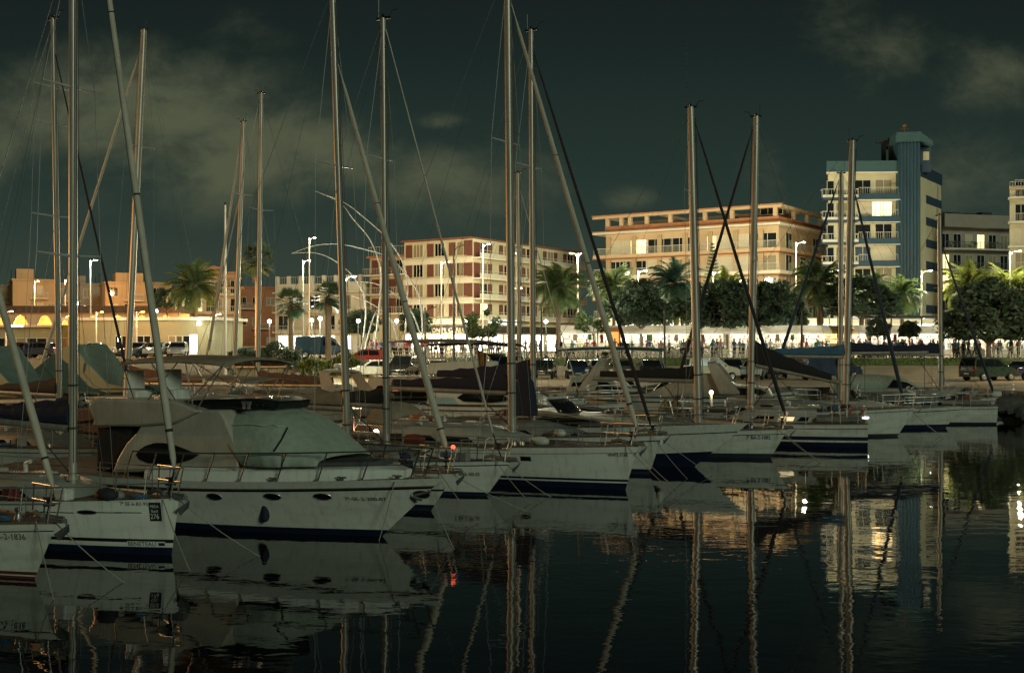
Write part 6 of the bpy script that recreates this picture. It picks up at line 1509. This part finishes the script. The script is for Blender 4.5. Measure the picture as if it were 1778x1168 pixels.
# ---------------------------------------------------------------- people
SKIN = M('skin', (.36, .21, .14), .6, var=.05); HAIR = M('dark_hair', (.02, .014, .01), .7, var=.1)
TOPS = [('black', (.012, .012, .014)), ('white', (.6, .58, .52)), ('red', (.35, .03, .03)), ('blue', (.04, .10, .25)), ('teal', (.03, .22, .22)), ('pink', (.5, .22, .22)), ('grey', (.16, .16, .15))]
TM = {n_: M('cloth_' + n_, c, .85, var=.12) for n_, c in TOPS}; TROU = M('dark_trousers', (.02, .022, .03), .85, var=.15); SHOE = M('shoes', (.03, .025, .02), .7, var=.1); SHORTS = M('pale_shorts', (.35, .30, .22), .85, var=.1)
def person_mesh(pose):
    lf, rf, la, ra, sit = pose        # foot offsets fore/aft, hand offsets fore/aft
    vs = []; es = []; rs = []
    def nd(p, r, par=None): vs.append(p); rs.append(r); (es.append((par, len(vs) - 1)) if par is not None else None); return len(vs) - 1
    hip = .92
    root = nd((0, 0, hip), (.15, .11)); ab = nd((.0, 0, 1.08), (.135, .10), root); ch = nd((.02, 0, 1.30), (.17, .115), ab); sh = nd((.02, 0, 1.43), (.12, .085), ch); nk = nd((.03, 0, 1.50), (.055, .055), sh); hd0 = nd((.04, 0, 1.58), (.075, .075), nk); hd1 = nd((.045, 0, 1.66), (.085, .098), hd0); nd((.03, 0, 1.745), (.06, .07), hd1)
    for s_, f_, a_ in ((-1, lf, la), (1, rf, ra)):
        th = nd((.0, s_ * .095, .86), (.09, .09), root); kn = nd((f_ * .45 + .04, s_ * .10, .49), (.06, .06), th); an = nd((f_ * 1.0 - .03 * (f_ < 0), s_ * .10, .10 + (.08 if f_ < -.1 else 0)), (.04, .04), kn); nd((f_ + .12, s_ * .11, .045 + (.02 if f_ < -.1 else 0)), (.035, .04), an)
        so_ = nd((.01, s_ * .19, 1.40), (.06, .06), sh); el = nd((a_ * .35 - .03, s_ * .25, 1.12), (.042, .042), so_); wr = nd((a_ + .05, s_ * .24, .90 + max(0, a_) * .35), (.03, .03), el); nd((a_ + .08, s_ * .23, .80 + max(0, a_) * .45), (.028, .04), wr)
    me = bpy.data.meshes.new('p'); me.from_pydata(vs, es, []); o = bpy.data.objects.new('p', me); COL.objects.link(o)
    o.modifiers.new('k', 'SKIN'); 
    for i, sv in enumerate(me.skin_vertices[0].data): sv.radius = rs[i]; sv.use_root = (i == 0)
    s2 = o.modifiers.new('s', 'SUBSURF'); s2.levels = 1; s2.render_levels = 1
    bpy.context.view_layer.update()
    m2 = bpy.data.meshes.new_from_object(o.evaluated_get(bpy.context.evaluated_depsgraph_get())); bpy.data.objects.remove(o)
    m2.name = 'person'
    m2.materials.clear()
    for m_ in (SKIN, HAIR, TM['black'], TROU, SHOE): m2.materials.append(m_)
    for p in m2.polygons:
        c = p.center; z = c.z
        if z > 1.52: k = 1 if (z > 1.70 or (z > 1.58 and c.x < .02)) else 0
        elif z > 1.48: k = 0
        elif abs(c.y) > .165 and z < 1.13: k = 0
        elif z > .95: k = 2
        elif z > .13: k = 3
        else: k = 4
        p.material_index = k; p.use_smooth = True
    return m2
PMS = [person_mesh(p) for p in ((0, .02, 0, .05, 0), (.28, -.24, -.2, .22, 0), (-.18, .22, .16, -.16, 0), (.03, -.02, .25, .05, 0), (.05, 0, .22, .24, 0))]
WHERE = {0: 'standing', 1: 'walking with a long stride', 2: 'walking', 3: 'standing with one arm forward', 4: 'standing with both hands forward'}
rr = random.Random(21)
def person(px, D, k, top, rz, label, grp=None, s_=1):
    o = ob('person', PMS[k], None, (X(px, D), D, gz(D)), rz); o.scale = (s_,) * 3
    o.material_slots[2].link = 'OBJECT'; o.material_slots[2].material = TM[top]
    if rr.random() < .25: o.material_slots[3].link = 'OBJECT'; o.material_slots[3].material = SHORTS
    tag(o, label, 'person', grp)
names = [n_ for n_, _ in TOPS]
for i in range(150):
    px = rr.uniform(640, 1775); D = rr.uniform(105.6, 111.5)
    k = rr.randrange(5); top = rr.choice(names); rz = rr.choice([0, pi, pi / 2, -pi / 2]) + rr.uniform(-.5, .5)
    zone = 'by the restaurant' if px < 900 else 'below the jibs' if px < 1200 else 'before the peach block' if px < 1420 else 'before the blue tower' if px < 1640 else 'near the lone tree'
    person(px, D, k, top, rz, 'person in a %s top %s %s' % (top, WHERE[k], zone), 'people strolling along the lit promenade', rr.uniform(.93, 1.06))
person(985, 100, 0, 'black', -pi / 2, 'person in dark clothes silhouetted above the yacht radar arch'); person(1664, 105.6, 2, 'teal', 0, 'person in a teal top leaning at the promenade railing near the lone tree'); person(1756, 104.6 + .9, 1, 'black', pi, 'person in black walking at the railing right of the lone tree', None, 1.05)

# ---------------------------------------------------------------- bicycles, cafe tables and chairs, litter bins
def make_bike():
    t = thing('bicycle', 'x', 'bicycle', (0, 0, 0), 0, 'bicycles parked along the lawn')
    for x in (-.52, .52):
        b = MB(); ring = [(x + .33 * cos(a), 0, .34 + .33 * sin(a)) for a in [i * pi / 9 for i in range(19)]]; b.tube(ring, .02, 5, caps=False); w2 = b.build('wheel', [TYRE], t)
        b = MB()
        for i in range(8): a = i * pi / 8; b.tube([(x + .32 * cos(a), 0, .34 + .32 * sin(a)), (x - .32 * cos(a), 0, .34 - .32 * sin(a))], .004, 3)
        b.build('spokes', [STEEL], w2)
    b = MB(); A, B_, C_, S_ = (-.52, 0, .34), (.52, 0, .34), (-.05, 0, .32), (-.18, 0, .82); H_ = (.36, 0, .85)
    for p, q in ((A, C_), (A, S_), (C_, S_), (C_, H_), (S_, H_), (B_, H_)): b.tube([p, q], .022, 6)
    b.build('frame', [CMAT['white']], t); MB().tube([(.36, 0, .85), (.33, 0, 1.02), (.30, .25, 1.05), (.2, .28, 1.04)], .015, 5).tube([(.33, 0, 1.02), (.30, -.25, 1.05), (.2, -.28, 1.04)], .015, 5).build('handlebar', [STEEL], t)
    MB().bx(-.34, -.06, -.07, .07, .86, .92).build('saddle', [RUBBER], t, bevel=.03); MB().tube([(-.17, 0, .8), (-.19, 0, .88)], .015, 5).build('seat_post', [STEEL], t)
    return t
bk = make_bike(); rr = random.Random(4)
spots = [(905 + 27 * i + rr.uniform(-6, 6), 104.1 + rr.uniform(-.2, .2)) for i in range(14)]
for i, (px, D) in enumerate(spots):
    lb = ('bicycle parked at the railing ' + ['right of the thick mast', 'behind the slender mast', 'under the drooping palm', 'by the silhouetted person', 'left of the first slanted jib', 'behind the navy saloon', 'between the slanted jibs', 'behind the silver hatchback', 'right of the black jib', 'behind the grey hatchback', 'under the left rounded tree', 'behind the black saloon', 'by the unlit lamp under the trees', 'left of the leaning mast'][i])
    loc = (X(px, D), D, gz(D)); rz = rr.uniform(-.5, .5) + (pi if i % 2 else 0)
    if i == 0: bk.location = loc; bk.rotation_euler.z = rz; bk['label'] = lb
    else: dup(bk, loc, rz, lb)
def make_table():
    t = thing('cafe_table', 'round white cafe table on the restaurant terrace', 'table', (0, 0, 0), 0, 'cafe tables on the terrace')
    MB().lathe([(.36, .71), (.38, .72), (.38, .75), (0, .75)], 14).build('table_top', [WWHITE], t); MB().lathe([(.25, 0), (.25, .03), (.04, .06), (.035, .71)], 10).build('pedestal', [STEEL], t); return t
def make_chair():
    t = thing('cafe_chair', 'white slatted cafe chair on the restaurant terrace', 'chair', (0, 0, 0), 0, 'cafe chairs on the terrace')
    MB().bx(-.22, .22, -.22, .22, .43, .46).build('seat', [WWHITE], t); MB().bx(-.22, -.19, -.22, .22, .55, .88).build('backrest', [WWHITE], t)
    for x in (-.2, .2):
        for y in (-.2, .2): MB().tube([(x, y, 0), (x, y, .44 if x > 0 else .88)], .016, 5).build('leg', [STEEL], t)
    return t
tb, chh = make_table(), make_chair(); k = 0; kc = 0
for i in range(9):
    px = 600 + i * 31 + rr.uniform(-7, 7); D = 116 + 4 * rr.random(); loc = Vector((X(px, D), D, gz(D)))
    if k == 0: tb.location = loc
    else: dup(tb, loc, 0)
    k += 1
    for a in (.3, 2.3, 4.2):
        l2 = loc + Vector((.62 * cos(a), .62 * sin(a), 0))
        if kc == 0: chh.location = l2; chh.rotation_euler.z = a + pi
        else: dup(chh, l2, a + pi)
        kc += 1
# quay edge rocks at the right
rk = M('wet_rock', (.06, .055, .045), .7, var=.4, scale=4, bump=.6)
for i, (px, py, D, s_) in enumerate(((1752, 702, 62.4, .75), (1763, 710, 62.2, .6), (1744, 712, 63.0, .5), (1775, 716, 61.9, .5))):
    b = MB(); b.ball((0, 0, 0), s_, 10, sz=(1.2, .8, .75)); q = random.Random(i)
    b.v = [tuple(c * (1 + .22 * q.uniform(-1, 1)) for c in v_) for v_ in b.v]
    o = b.build('quay_rock', [rk], smooth=30); o.location = (X(px, D), D, max(0, Z(py, D)))
    tag(o, ['largest dark rock against the quay corner beside the farthest bow', 'dark rock right of the largest one at the quay foot', 'small dark rock nearest the farthest bow', 'low dark rock at the right edge waterline'][i], 'rock', 'rocks at the quay corner')
